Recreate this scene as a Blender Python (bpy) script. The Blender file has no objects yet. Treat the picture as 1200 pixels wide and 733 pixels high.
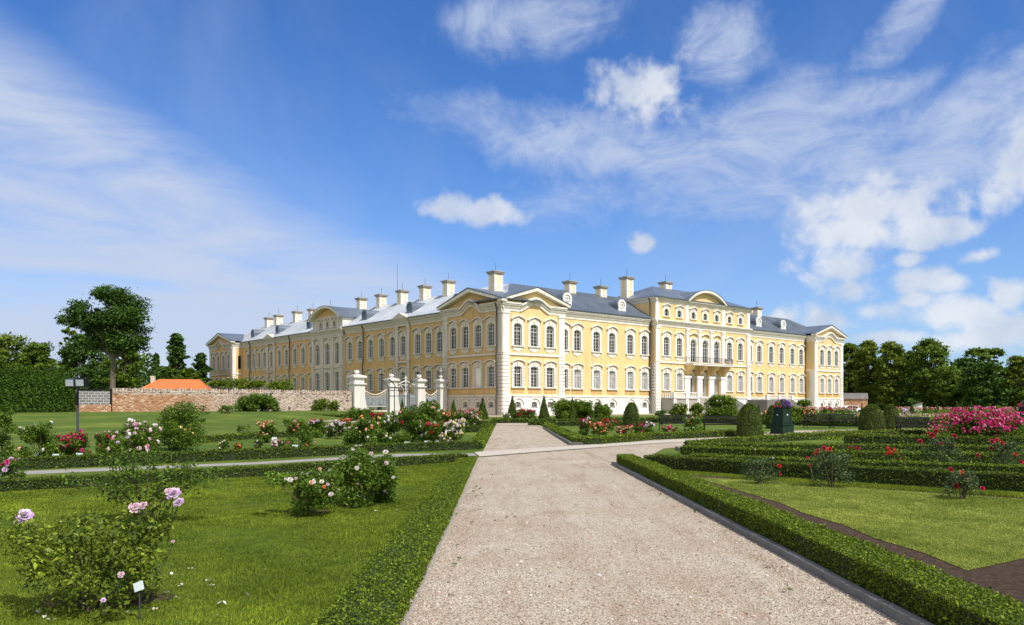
import bpy, bmesh, math, random
import numpy as np
from mathutils import Vector, Matrix
R = math.radians
rng = np.random.default_rng(7); random.seed(7)
scene = bpy.context.scene
COL = scene.collection
F_PX, HOR, CAM_H = 944.0, 475.0, 1.5

# ------------------------------------------------------------------ survey helpers
def gp(px, y, h=0.0):
    """survey: a point of the photograph on level ground -> metres east, north"""
    Y = (CAM_H - h) * F_PX / (y - HOR)
    return ((px - 600) / F_PX * Y, Y)
def smooth(t):
    t = max(0.0, min(1.0, t)); return t * t * (3 - 2 * t)
def ground_z(x, y):
    # low grass bank that climbs to the stone wall at the west end
    a = smooth((y - 38) / 38.0) * smooth((-x - 17 + max(0, (y - 95)) * .3) / 13.0)
    return 0.72 * a

# ------------------------------------------------------------------ materials
MATS = {}
def node_mat(name):
    m = bpy.data.materials.new(name); m.use_nodes = True
    nt = m.node_tree; b = nt.nodes['Principled BSDF']; MATS[name] = m
    return m, nt, b
def mix_rgb(nt, a, b, fac, mode='MIX'):
    n = nt.nodes.new('ShaderNodeMix'); n.data_type = 'RGBA'; n.blend_type = mode
    for s, v in ((n.inputs[6], a), (n.inputs[7], b), (n.inputs[0], fac)):
        if isinstance(v, bpy.types.NodeSocket): nt.links.new(v, s)
        elif isinstance(v, (int, float)): s.default_value = v
        else: s.default_value = (v[0], v[1], v[2], 1)
    return n.outputs[2]
def noise(nt, scale, detail=4, rough=.6, vec=None, dim='3D'):
    n = nt.nodes.new('ShaderNodeTexNoise'); n.inputs['Scale'].default_value = scale
    n.inputs['Detail'].default_value = detail; n.inputs['Roughness'].default_value = rough
    if vec is not None: nt.links.new(vec, n.inputs['Vector'])
    return n.outputs['Fac']
def ramp(nt, src, stops):
    n = nt.nodes.new('ShaderNodeValToRGB'); e = n.color_ramp.elements
    while len(e) < len(stops): e.new(.5)
    for i, (p, c) in enumerate(stops):
        e[i].position = p; e[i].color = (c, c, c, 1) if isinstance(c, (int, float)) else (*c, 1)
    nt.links.new(src, n.inputs[0]); return n.outputs[0]
def geopos(nt):
    return nt.nodes.new('ShaderNodeNewGeometry').outputs['Position']
def objco(nt):
    return nt.nodes.new('ShaderNodeTexCoord').outputs['Object']
def bump(nt, b, h, strength=.4, dist=.02):
    n = nt.nodes.new('ShaderNodeBump'); n.inputs['Strength'].default_value = strength
    n.inputs['Distance'].default_value = dist
    nt.links.new(h, n.inputs['Height']); nt.links.new(n.outputs[0], b.inputs['Normal'])
def simple(name, col, rough=.7, var=.12, scale=1.5, metal=0, bmp=.15, fine=None):
    m, nt, b = node_mat(name)
    p = objco(nt)
    f = noise(nt, scale, 5, .65, p)
    lo = [c * (1 - var) for c in col]; hi = [min(1, c * (1 + var)) for c in col]
    c = mix_rgb(nt, lo, hi, ramp(nt, f, [(.3, 0), (.7, 1)]))
    nt.links.new(c, b.inputs['Base Color'])
    b.inputs['Roughness'].default_value = rough; b.inputs['Metallic'].default_value = metal
    if bmp: bump(nt, b, noise(nt, fine or scale * 12, 3, .6, p), bmp, .01)
    return m
def leaf_mat(name, dark, light, trans=.25, rough=.5):
    """leaves: every leaf carries its own random tone in the attribute 'tone'"""
    m, nt, b = node_mat(name)
    a = nt.nodes.new('ShaderNodeAttribute'); a.attribute_name = 'tone'
    mid = [(x + y) / 2 * .9 for x, y in zip(dark, light)]
    c = ramp(nt, a.outputs['Fac'], [(0, dark), (.5, mid), (.93, light), (1, [min(1, l * 1.4) for l in light])])
    nt.links.new(c, b.inputs['Base Color']); b.inputs['Roughness'].default_value = rough
    b.inputs['Specular IOR Level'].default_value = .18
    t = nt.nodes.new('ShaderNodeBsdfTranslucent'); nt.links.new(c, t.inputs['Color'])
    mx = nt.nodes.new('ShaderNodeMixShader'); mx.inputs[0].default_value = trans
    nt.links.new(b.outputs[0], mx.inputs[1]); nt.links.new(t.outputs[0], mx.inputs[2])
    nt.links.new(mx.outputs[0], nt.nodes['Material Output'].inputs['Surface'])
    return m

def plaster(name, col, stain=.25, var=.06):
    m, nt, b = node_mat(name); p = objco(nt)
    f = noise(nt, .35, 6, .7, p)
    c = mix_rgb(nt, [x * (1 - var) for x in col], [min(1, x * (1 + var)) for x in col], f)
    mp = nt.nodes.new('ShaderNodeMapping'); mp.inputs['Scale'].default_value = (1.3, 1.3, .16); nt.links.new(p, mp.inputs[0])
    s = ramp(nt, noise(nt, 1.2, 6, .75, mp.outputs[0]), [(.47, 0), (.72, 1)])
    d = mix_rgb(nt, c, [x * (.58 + .05 * i) for i, x in enumerate(col)], s)
    mm = nt.nodes.new('ShaderNodeMix'); mm.data_type = 'RGBA'; mm.inputs[0].default_value = stain
    nt.links.new(c, mm.inputs[6]); nt.links.new(d, mm.inputs[7])
    nt.links.new(mm.outputs[2], b.inputs['Base Color']); b.inputs['Roughness'].default_value = .85
    b.inputs['Specular IOR Level'].default_value = .2
    bump(nt, b, noise(nt, 8, 4, .7, p), .2, .01)
    return m
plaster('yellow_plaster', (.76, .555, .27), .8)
plaster('ochre_plaster', (.60, .39, .165), .75)  # west walls and window aprons, shade put into the colour
plaster('white_plaster', (.82, .79, .745), .7)
plaster('pale_plaster', (.77, .72, .645), .7)
plaster('aged_plaster', (.62, .55, .46), .7)  # west trim, warm shade tone put into the colour; also gate screens
plaster('chimney_plaster', (.78, .65, .42), .5)
plaster('gate_plaster', (.70, .67, .62), .6)
simple('roof_metal', (.11, .135, .17), .42, .18, .5, .35, .1)
simple('roof_dark', (.05, .065, .085), .5, .15, .5, .2, .1)
simple('white_wood', (.72, .71, .68), .5, .05)
simple('pipe_dark', (.06, .05, .045), .5)
simple('iron_black', (.010, .011, .010), .6, .2, 6)
MATS['iron_black'].node_tree.nodes['Principled BSDF'].inputs['Specular IOR Level'].default_value = .15
simple('iron_grey', (.05, .055, .07), .5, .2, 3)
simple('stone_step', (.36, .33, .29), .85, .2, 1.2)
simple('kerb_stone', (.15, .148, .14), .8, .2, 2.5, 0, .4)
simple('bark', (.13, .105, .08), .95, .35, 1.6, 0, .8)
simple('cane', (.085, .07, .03), .8, .3, 8)
simple('cane_green', (.07, .11, .03), .7, .3, 8)
simple('planter_green', (.014, .034, .022), .6, .25, 2.5)
MATS['planter_green'].node_tree.nodes['Principled BSDF'].inputs['Specular IOR Level'].default_value = .15
simple('grey_gate', (.42, .47, .52), .6, .1, 2)
simple('orange_tile', (.62, .15, .04), .75, .12, 1.5)
simple('house_wall', (.55, .48, .38), .85, .1)
simple('car_white', (.75, .76, .78), .25, .02, 1, 0, 0)
simple('rubber', (.02, .02, .02), .8)
simple('tag_white', (.62, .70, .72), .5, .05)
simple('petal_pollen', (.75, .5, .08), .8)
simple('shed_white', (.7, .7, .68), .7)
simple('grey_coping', (.16, .155, .15), .85, .25, 1.2)
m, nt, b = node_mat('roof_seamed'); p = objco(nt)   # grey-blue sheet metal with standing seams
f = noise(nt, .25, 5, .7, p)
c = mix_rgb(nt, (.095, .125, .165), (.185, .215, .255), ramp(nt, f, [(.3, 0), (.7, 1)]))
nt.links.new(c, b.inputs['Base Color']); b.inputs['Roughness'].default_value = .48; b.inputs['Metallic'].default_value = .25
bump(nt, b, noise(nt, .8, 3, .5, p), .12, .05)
m, nt, b = node_mat('roof_glare'); p = objco(nt)  # paler copy of the roof metal, sky glare put into the colour
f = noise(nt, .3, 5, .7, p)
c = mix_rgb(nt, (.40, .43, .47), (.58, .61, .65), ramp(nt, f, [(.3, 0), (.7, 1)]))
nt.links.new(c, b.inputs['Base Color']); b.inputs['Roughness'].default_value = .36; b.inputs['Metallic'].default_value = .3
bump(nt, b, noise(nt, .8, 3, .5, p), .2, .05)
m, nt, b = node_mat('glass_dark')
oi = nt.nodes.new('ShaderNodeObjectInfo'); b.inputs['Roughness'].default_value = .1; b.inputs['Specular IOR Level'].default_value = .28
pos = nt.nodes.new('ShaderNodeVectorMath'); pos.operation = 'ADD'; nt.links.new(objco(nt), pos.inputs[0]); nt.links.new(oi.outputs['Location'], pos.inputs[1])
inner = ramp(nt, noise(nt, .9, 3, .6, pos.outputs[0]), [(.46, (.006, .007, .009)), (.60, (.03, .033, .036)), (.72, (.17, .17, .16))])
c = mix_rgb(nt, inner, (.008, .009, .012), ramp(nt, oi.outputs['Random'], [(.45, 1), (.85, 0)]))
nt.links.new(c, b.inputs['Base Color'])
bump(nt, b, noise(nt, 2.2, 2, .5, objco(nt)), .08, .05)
m, nt, b = node_mat('glass_curtain'); p = objco(nt)
c = mix_rgb(nt, (.16, .17, .19), (.46, .46, .45), ramp(nt, noise(nt, 2.5, 3, .6, p), [(.35, 0), (.6, 1)]))
nt.links.new(c, b.inputs['Base Color']); b.inputs['Roughness'].default_value = .2

# foliage and blooms
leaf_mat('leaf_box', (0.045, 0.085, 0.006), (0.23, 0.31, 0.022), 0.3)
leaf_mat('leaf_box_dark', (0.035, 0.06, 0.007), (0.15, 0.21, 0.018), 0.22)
leaf_mat('leaf_yew', (0.040, 0.07, 0.008), (0.13, 0.18, 0.018), 0.15)
leaf_mat('leaf_rose', (0.038, 0.085, 0.010), (0.17, 0.27, 0.03), 0.3, .4)
leaf_mat('leaf_rose_yellow', (.030, .075, .010), (0.27, 0.34, 0.035), 0.35, .4)
leaf_mat('leaf_rose_blue', (0.035, 0.06, 0.022), (0.12, 0.175, 0.06), 0.25, .4)
leaf_mat('leaf_tree', (0.045, 0.095, 0.010), (0.21, 0.31, 0.035), 0.4)
leaf_mat('leaf_tree_olive', (0.060, 0.11, 0.012), (0.26, 0.33, 0.04), 0.4)
leaf_mat('leaf_tree_deep', (0.020, 0.055, 0.009), (0.10, 0.19, 0.028), 0.25)
leaf_mat('leaf_thuja', (0.02, 0.06, 0.006), (0.09, 0.17, 0.014), 0.2)
leaf_mat('blade', (0.062, 0.108, 0.008), (0.29, 0.36, 0.028), 0.35, .6)
leaf_mat('blade_dry', (0.13, 0.19, 0.02), (0.42, 0.47, 0.10), 0.35, .6)
PETALS = {}
for k, dark, light in (('white', (.62, .55, .5), (.86, .82, .78)), ('pale', (.62, .38, .45), (.85, .68, .74)),
        ('lilac', (.50, .30, .52), (.80, .66, .82)), ('pink', (.62, .15, .28), (.85, .42, .52)),
        ('magenta', (.38, .008, .11), (.78, .06, .26)), ('crimson', (.26, .006, .03), (.58, .02, .085)),
        ('red', (.34, .008, .012), (.68, .03, .035)), ('darkred', (.12, .004, .014), (.36, .008, .03)),
        ('orange', (.62, .13, .05), (.85, .34, .15)), ('yellow', (.75, .5, .12), (.88, .72, .3)),
        ('purple', (.09, .02, .22), (.24, .06, .45)), ('peach', (.7, .32, .2), (.88, .58, .42))):
    leaf_mat('petal_' + k, dark, light, .3, .55)

# lawn sheet
def lawn_mat(name, a, bcol, dry, scale=1.0):
    m, nt, b = node_mat(name); p = geopos(nt)
    f1 = noise(nt, .55 * scale, 5, .7, p); f2 = noise(nt, 9, 5, .75, p); f3 = noise(nt, 60, 3, .7, p)
    c = mix_rgb(nt, a, bcol, ramp(nt, f2, [(.3, 0), (.7, 1)]))
    c = mix_rgb(nt, c, dry, ramp(nt, f1, [(.45, 0), (.75, .75)]))
    c = mix_rgb(nt, c, [x * .45 for x in a], ramp(nt, f3, [(.25, .7), (.5, 0)]))
    c = mix_rgb(nt, c, [x * .62 for x in a], ramp(nt, noise(nt, 2.4 * scale, 6, .8, p), [(.5, 0), (.72, .8)]))
    c = mix_rgb(nt, c, [x * 1.25 for x in dry], ramp(nt, noise(nt, .16 * scale, 5, .75, p), [(.46, 0), (.72, .8)]))
    nt.links.new(c, b.inputs['Base Color']); b.inputs['Roughness'].default_value = .9
    b.inputs['Specular IOR Level'].default_value = .15
    bump(nt, b, f3, .7, .02)
    return m
lawn_mat('lawn_sheet', (.045, .090, .009), (.095, .15, .014), (.15, .18, .028))
lawn_mat('lawn_pale', (.13, .165, .02), (.20, .24, .036), (.27, .28, .07))
m, nt, b = node_mat('gravel_sheet'); p = geopos(nt)
v = nt.nodes.new('ShaderNodeTexVoronoi'); v.inputs['Scale'].default_value = 95; nt.links.new(p, v.inputs['Vector'])
v2 = nt.nodes.new('ShaderNodeTexVoronoi'); v2.inputs['Scale'].default_value = 38; nt.links.new(p, v2.inputs['Vector'])
sp = nt.nodes.new('ShaderNodeSeparateColor'); nt.links.new(v.outputs['Color'], sp.inputs[0])
c = ramp(nt, sp.outputs[0], [(0, (.05, .036, .022)), (.15, (.25, .185, .12)), (.35, (.43, .36, .265)), (.65, (.54, .47, .365)), (.88, (.63, .565, .46)), (1, (.78, .73, .64))])
big = noise(nt, .55, 6, .7, p)
mid = noise(nt, 5, 6, .75, p)
c = mix_rgb(nt, c, (.33, .24, .16), ramp(nt, big, [(.38, .45), (.6, 0)]))
c = mix_rgb(nt, c, (.50, .44, .37), ramp(nt, mid, [(.5, 0), (.8, .5)]))
c = mix_rgb(nt, c, (.07, .05, .035), ramp(nt, noise(nt, 38, 3, .6, p), [(.62, 0), (.70, .85)]))
mpg = nt.nodes.new('ShaderNodeMapping'); mpg.inputs['Scale'].default_value = (2.4, .28, 1); nt.links.new(p, mpg.inputs[0])
c = mix_rgb(nt, c, (.27, .175, .11), ramp(nt, noise(nt, 1.0, 6, .75, mpg.outputs[0]), [(.50, 0), (.68, .62)]))
c = mix_rgb(nt, c, (.60, .55, .48), ramp(nt, noise(nt, 1.6, 5, .7, mpg.outputs[0]), [(.55, 0), (.75, .55)]))
nt.links.new(c, b.inputs['Base Color']); b.inputs['Roughness'].default_value = .9
b.inputs['Specular IOR Level'].default_value = .2
mth = nt.nodes.new('ShaderNodeMath'); mth.operation = 'ADD'
nt.links.new(v.outputs['Distance'], mth.inputs[0]); nt.links.new(v2.outputs['Distance'], mth.inputs[1])
bump(nt, b, mth.outputs[0], .8, .012)
m, nt, b = node_mat('pale_gravel'); p = geopos(nt)
v = nt.nodes.new('ShaderNodeTexVoronoi'); v.inputs['Scale'].default_value = 60; nt.links.new(p, v.inputs['Vector'])
sp = nt.nodes.new('ShaderNodeSeparateColor'); nt.links.new(v.outputs['Color'], sp.inputs[0])
c = ramp(nt, sp.outputs[0], [(0, (.28, .235, .18)), (.5, (.47, .41, .335)), (1, (.60, .55, .47))])
nt.links.new(c, b.inputs['Base Color']); b.inputs['Roughness'].default_value = .95
m, nt, b = node_mat('pebble'); a = nt.nodes.new('ShaderNodeAttribute'); a.attribute_name = 'tone'
c = ramp(nt, a.outputs['Fac'], [(0, (.15, .12, .10)), (.25, (.36, .28, .22)), (.6, (.44, .37, .30)), (.9, (.56, .51, .45)), (1, (.42, .22, .14))])
nt.links.new(c, b.inputs['Base Color']); b.inputs['Roughness'].default_value = .85
m, nt, b = node_mat('soil'); p = geopos(nt)
c = mix_rgb(nt, (.035, .024, .018), (.15, .105, .078), ramp(nt, noise(nt, 14, 6, .8, p), [(.3, 0), (.7, 1)]))
nt.links.new(c, b.inputs['Base Color']); b.inputs['Roughness'].default_value = 1; b.inputs['Specular IOR Level'].default_value = .03
bump(nt, b, noise(nt, 22, 6, .8, p), 1, .04)
m, nt, b = node_mat('slab_path'); p = geopos(nt)
c = mix_rgb(nt, (.20, .19, .165), (.36, .34, .30), noise(nt, 3, 6, .7, p))
nt.links.new(c, b.inputs['Base Color']); b.inputs['Roughness'].default_value = .9
# rubble masonry: stones set in pale mortar, redder brick rubble towards the west end (object X small)
m, nt, b = node_mat('rubble_wall'); p = objco(nt)
nz = nt.nodes.new('ShaderNodeTexNoise'); nz.inputs['Scale'].default_value = 1.4; nt.links.new(p, nz.inputs['Vector'])
va = nt.nodes.new('ShaderNodeVectorMath'); va.operation = 'MULTIPLY_ADD'
nt.links.new(nz.outputs['Color'], va.inputs[0]); va.inputs[1].default_value = (.5, .5, .5); nt.links.new(p, va.inputs[2])
mp = nt.nodes.new('ShaderNodeMapping'); mp.inputs['Scale'].default_value = (1.55, 1.5, 2.3); nt.links.new(va.outputs[0], mp.inputs[0])
v = nt.nodes.new('ShaderNodeTexVoronoi'); v.feature = 'DISTANCE_TO_EDGE'; nt.links.new(mp.outputs[0], v.inputs['Vector'])
vc = nt.nodes.new('ShaderNodeTexVoronoi'); nt.links.new(mp.outputs[0], vc.inputs['Vector'])
v.inputs['Scale'].default_value = vc.inputs['Scale'].default_value = 1.25
sp = nt.nodes.new('ShaderNodeSeparateColor'); nt.links.new(vc.outputs['Color'], sp.inputs[0])
st = ramp(nt, sp.outputs[0], [(0, (.10, .09, .09)), (.25, (.30, .20, .15)), (.5, (.40, .27, .21)), (.75, (.30, .26, .23)), (1, (.50, .42, .35))])
red = ramp(nt, sp.outputs[1], [(0, (.26, .12, .06)), (.5, (.42, .21, .11)), (1, (.50, .36, .25))])
xs = nt.nodes.new('ShaderNodeSeparateXYZ'); nt.links.new(va.outputs[0], xs.inputs[0])
rn = nt.nodes.new('ShaderNodeMath'); rn.operation = 'MULTIPLY_ADD'; rn.inputs[1].default_value = 9
nt.links.new(noise(nt, .35, 5, .7, p), rn.inputs[0]); nt.links.new(xs.outputs[0], rn.inputs[2])
mr = nt.nodes.new('ShaderNodeMapRange'); nt.links.new(rn.outputs[0], mr.inputs[0])
mr.inputs[1].default_value = 13.5; mr.inputs[2].default_value = 18.5; mr.inputs[3].default_value = 1; mr.inputs[4].default_value = 0
zr = nt.nodes.new('ShaderNodeMapRange'); nt.links.new(xs.outputs[2], zr.inputs[0])   # the top course is pale along its whole length
zr.inputs[1].default_value = 2.9; zr.inputs[2].default_value = 3.15; zr.inputs[3].default_value = 1; zr.inputs[4].default_value = 0
mq = nt.nodes.new('ShaderNodeMath'); mq.operation = 'MULTIPLY'; nt.links.new(mr.outputs[0], mq.inputs[0]); nt.links.new(zr.outputs[0], mq.inputs[1])
mort = mix_rgb(nt, (.50, .41, .33), (.40, .22, .12), mq.outputs[0])
stc = mix_rgb(nt, st, red, mq.outputs[0])
c = mix_rgb(nt, mort, stc, ramp(nt, v.outputs['Distance'], [(.07, 0), (.15, 1)]))
c = mix_rgb(nt, c, (.2, .16, .13), ramp(nt, noise(nt, 6, 5, .8, p), [(.55, 0), (.8, .6)]))
nt.links.new(c, b.inputs['Base Color']); b.inputs['Roughness'].default_value = .9
bump(nt, b, ramp(nt, v.outputs['Distance'], [(0, 0), (.2, 1)]), .7, .08)
m, nt, b = node_mat('grey_block'); p = objco(nt)
bk = nt.nodes.new('ShaderNodeTexBrick'); nt.links.new(p, bk.inputs['Vector'])
mp = nt.nodes.new('ShaderNodeMapping'); mp.inputs['Rotation'].default_value = (R(90), 0, 0); nt.links.new(p, mp.inputs[0]); nt.links.new(mp.outputs[0], bk.inputs['Vector'])
bk.inputs['Color1'].default_value = (.13, .13, .13, 1); bk.inputs['Color2'].default_value = (.19, .19, .19, 1); bk.inputs['Mortar'].default_value = (.45, .45, .44, 1)
bk.inputs['Scale'].default_value = 1.0; bk.inputs['Brick Width'].default_value = .62; bk.inputs['Row Height'].default_value = .3; bk.inputs['Mortar Size'].default_value = .03
nt.links.new(bk.outputs[0], b.inputs['Base Color']); b.inputs['Roughness'].default_value = .9
M = MATS

# ------------------------------------------------------------------ object helpers
def tag(o, label=None, cat=None, group=None, kind=None):
    if label: o['label'] = label
    if cat: o['category'] = cat
    if group: o['group'] = group
    if kind: o['kind'] = kind
    return o
def empty(name, loc=(0, 0, 0), rz=0, **k):
    o = bpy.data.objects.new(name, None); COL.objects.link(o); o.location = loc; o.rotation_euler = (0, 0, rz)
    o.empty_display_size = .2
    return tag(o, **k)
def link(name, me, parent=None, loc=(0, 0, 0), rz=0, **k):
    o = bpy.data.objects.new(name, me); COL.objects.link(o); o.location = loc; o.rotation_euler = (0, 0, rz)
    if parent: o.parent = parent
    return tag(o, **k)
def copy_tree(o, parent=None):
    c = o.copy(); COL.objects.link(c)
    if parent: c.parent = parent
    for ch in list(o.children): copy_tree(ch, c)
    return c
class MB:
    def __init__(s): s.v = []; s.f = []; s.sm = []
    def add(s, vs, fs, sm=False):
        n = len(s.v); s.v += [tuple(p) for p in vs]; s.f += [tuple(i + n for i in f) for f in fs]; s.sm += [sm] * len(fs)
        return s
    def hexa(s, P):   # 8 corners: bottom loop 0-3, top loop 4-7
        return s.add(P, [(3, 2, 1, 0), (4, 5, 6, 7), (0, 1, 5, 4), (1, 2, 6, 5), (2, 3, 7, 6), (3, 0, 4, 7)])
    def box(s, x0, x1, y0, y1, z0, z1):
        return s.hexa([(x0, y0, z0), (x1, y0, z0), (x1, y1, z0), (x0, y1, z0), (x0, y0, z1), (x1, y0, z1), (x1, y1, z1), (x0, y1, z1)])
    def frus(s, cx, cy, z0, z1, w0, d0, w1, d1):
        a, b_, c, d = w0 / 2, d0 / 2, w1 / 2, d1 / 2
        return s.hexa([(cx - a, cy - b_, z0), (cx + a, cy - b_, z0), (cx + a, cy + b_, z0), (cx - a, cy + b_, z0),
                       (cx - c, cy - d, z1), (cx + c, cy - d, z1), (cx + c, cy + d, z1), (cx - c, cy + d, z1)])
    def extr(s, loop, off, caps=True):   # loop of 3D points pushed by off
        n = len(loop); o = Vector(off); A = [Vector(p) for p in loop]; B = [p + o for p in A]
        fs = [(i, (i + 1) % n, n + (i + 1) % n, n + i) for i in range(n)]
        if caps: fs += [tuple(range(n - 1, -1, -1)), tuple(range(n, 2 * n))]
        return s.add(A + B, fs)
    def ring(s, outer, inner, off):      # two loops with equal counts, pushed by off
        n = len(outer); o = Vector(off)
        V = [Vector(p) for p in outer] + [Vector(p) for p in inner]; V += [p + o for p in V]
        fs = []
        for i in range(n):
            j = (i + 1) % n
            fs += [(i, j, n + j, n + i), (2 * n + i, 3 * n + i, 3 * n + j, 2 * n + j), (i, 2 * n + i, 2 * n + j, j), (n + i, n + j, 3 * n + j, 3 * n + i)]
        return s.add(V, fs)
    def tube(s, pts, rad, n=6, cap=True):
        pts = [Vector(p) for p in pts]; m_ = len(pts)
        rad = [rad] * m_ if isinstance(rad, (int, float)) else rad
        V = []; up = Vector((.013, .027, 1))
        for i, p in enumerate(pts):
            d = (pts[min(i + 1, m_ - 1)] - pts[max(i - 1, 0)]).normalized()
            a = d.cross(up)
            if a.length < .08: a = d.cross(Vector((1, .1, 0)))
            a.normalize(); b_ = d.cross(a)
            V += [p + (a * math.cos(2 * math.pi * k / n) + b_ * math.sin(2 * math.pi * k / n)) * rad[i] for k in range(n)]
        fs = [(i * n + k, i * n + (k + 1) % n, (i + 1) * n + (k + 1) % n, (i + 1) * n + k) for i in range(m_ - 1) for k in range(n)]
        s.add(V, fs, True)
        if cap: s.add(V[:n], [tuple(range(n))]); s.add(V[-n:], [tuple(range(n))])
        return s
    def lathe(s, prof, n=16, c=(0, 0, 0), sm=True):
        V = [(c[0] + r * math.cos(2 * math.pi * k / n), c[1] + r * math.sin(2 * math.pi * k / n), c[2] + z) for r, z in prof for k in range(n)]
        fs = [(i * n + k, i * n + (k + 1) % n, (i + 1) * n + (k + 1) % n, (i + 1) * n + k) for i in range(len(prof) - 1) for k in range(n)]
        return s.add(V, fs, sm)
    def mesh(s, name, mat):
        me = bpy.data.meshes.new(name); me.from_pydata(s.v, [], s.f)
        me.polygons.foreach_set('use_smooth', s.sm); me.materials.append(M[mat]); me.validate()
        bm = bmesh.new(); bm.from_mesh(me); bmesh.ops.recalc_face_normals(bm, faces=bm.faces); bm.to_mesh(me); bm.free()
        return me
    def build(s, name, mat, parent=None, loc=(0, 0, 0), rz=0, **k):
        return link(name, s.mesh(name, mat), parent, loc, rz, **k)

def cloud_mesh(name, V, mat, tone=None, k=4):
    """V: (n,k,3) array of small faces -> one mesh with a random tone for each face"""
    n = len(V); me = bpy.data.meshes.new(name)
    me.vertices.add(n * k); me.vertices.foreach_set('co', V.reshape(-1).astype(np.float32))
    me.loops.add(n * k); me.loops.foreach_set('vertex_index', np.arange(n * k, dtype=np.int32))
    me.polygons.add(n); me.polygons.foreach_set('loop_start', np.arange(0, n * k, k, dtype=np.int32))
    me.polygons.foreach_set('loop_total', np.full(n, k, dtype=np.int32))
    at = me.attributes.new('tone', 'FLOAT', 'FACE')
    at.data.foreach_set('value', (rng.random(n) if tone is None else tone).astype(np.float32))
    me.materials.append(M[mat]); me.update(); return me
def unit(a): return a / np.maximum(1e-9, np.linalg.norm(a, axis=-1, keepdims=True))
def leaves(P, size, up=.35, nrm=None, aspect=.55, droop=0.2, jit=.35):
    """folded four-cornered leaves at the points P"""
    n = len(P); d = rng.normal(size=(n, 3)); d[:, 2] = d[:, 2] * .6 - droop; d = unit(d)
    w = rng.normal(size=(n, 3)); w[:, 2] += up * 3
    if nrm is not None: w += nrm * 1.6
    w = unit(w); side = unit(np.cross(d, w)); w = np.cross(side, d)
    s = (size * (1 + jit * rng.normal(size=n)).clip(.4, 2))[:, None]
    a = P - d * s * .5; t = P + d * s * .5; mid = P + d * s * .06
    l = mid - side * s * aspect * .5 + w * s * .10; r = mid + side * s * aspect * .5 + w * s * .10
    return np.stack([a, l, t, r], 1)

def polygon_area_pts(n, poly):
    poly = np.array(poly); lo = poly.min(0); hi = poly.max(0); out = []; got = 0
    while got < n:
        q = rng.random((int(n * 1.6) + 10, 2)) * (hi - lo) + lo
        c = np.zeros(len(q), bool); j = len(poly) - 1
        for i in range(len(poly)):
            xi, yi = poly[i]; xj, yj = poly[j]
            cond = ((yi > q[:, 1]) != (yj > q[:, 1])) & (q[:, 0] < (xj - xi) * (q[:, 1] - yi) / (yj - yi + 1e-12) + xi)
            c ^= cond; j = i
        out.append(q[c]); got += c.sum()
    return np.concatenate(out)[:n]

# ------------------------------------------------------------------ camera, sun, sky
cam = bpy.data.cameras.new('camera'); co = bpy.data.objects.new('camera', cam); COL.objects.link(co)
co.location = (0, 0, CAM_H); co.rotation_euler = (R(90), 0, 0)
cam.sensor_width = 36; cam.lens = F_PX / 1200 * 36; cam.shift_y = (HOR - 366.5) / 1200
cam.clip_start = .1; cam.clip_end = 6000
scene.camera = co
SUN_AZ, SUN_EL = -48.4, 51.0
sd = Vector((math.cos(R(SUN_AZ)) * math.cos(R(SUN_EL)), math.sin(R(SUN_AZ)) * math.cos(R(SUN_EL)), math.sin(R(SUN_EL))))
sl = bpy.data.lights.new('sun', 'SUN'); sl.energy = 3.9; sl.angle = R(.53); sl.color = (1, .955, .88)
so = bpy.data.objects.new('sun', sl); COL.objects.link(so); so.rotation_euler = sd.to_track_quat('Z', 'Y').to_euler()
so.location = (0, 0, 60)
scene.view_settings.view_transform = 'Standard'; scene.view_settings.look = 'None'
scene.view_settings.exposure = 0.3; scene.view_settings.gamma = 1

w = bpy.data.worlds.new('World'); scene.world = w; w.use_nodes = True; nt = w.node_tree
bg = nt.nodes['Background']
sky = nt.nodes.new('ShaderNodeTexSky'); sky.sky_type = 'NISHITA'; sky.sun_disc = False
sky.sun_elevation = R(SUN_EL); sky.sun_rotation = math.atan2(sd.x, sd.y); sky.altitude = 50
sky.air_density = 1.0; sky.dust_density = .35; sky.ozone_density = 2.0
tc = nt.nodes.new('ShaderNodeTexCoord'); dirv = tc.outputs['Generated']
sx = nt.nodes.new('ShaderNodeSeparateXYZ'); nt.links.new(dirv, sx.inputs[0])
def math_(op, a, b_=None, c=None, clamp=False):
    n = nt.nodes.new('ShaderNodeMath'); n.operation = op; n.use_clamp = clamp
    for i, v_ in enumerate((a, b_, c)):
        if v_ is None: continue
        if isinstance(v_, (int, float)): n.inputs[i].default_value = v_
        else: nt.links.new(v_, n.inputs[i])
    return n.outputs[0]
az = math_('ARCTAN2', sx.outputs[0], sx.outputs[1]); el = math_('ARCSINE', sx.outputs[2])
def comb(x, y, z=0.0):
    n = nt.nodes.new('ShaderNodeCombineXYZ')
    for i, v_ in enumerate((x, y, z)):
        if isinstance(v_, (int, float)): n.inputs[i].default_value = v_
        else: nt.links.new(v_, n.inputs[i])
    return n.outputs[0]
def wn(vec, scale, det=6, rough=.6, dist=0.0, off=0.0):
    n = nt.nodes.new('ShaderNodeTexNoise'); n.noise_dimensions = '3D'
    n.inputs['Scale'].default_value = scale; n.inputs['Detail'].default_value = det
    n.inputs['Roughness'].default_value = rough; n.inputs['Distortion'].default_value = dist
    if off:
        m_ = nt.nodes.new('ShaderNodeMapping'); m_.inputs['Location'].default_value = (off, off * .7, off * .3)
        nt.links.new(vec, m_.inputs[0]); vec = m_.outputs[0]
    nt.links.new(vec, n.inputs['Vector']); return n.outputs['Fac']
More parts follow.
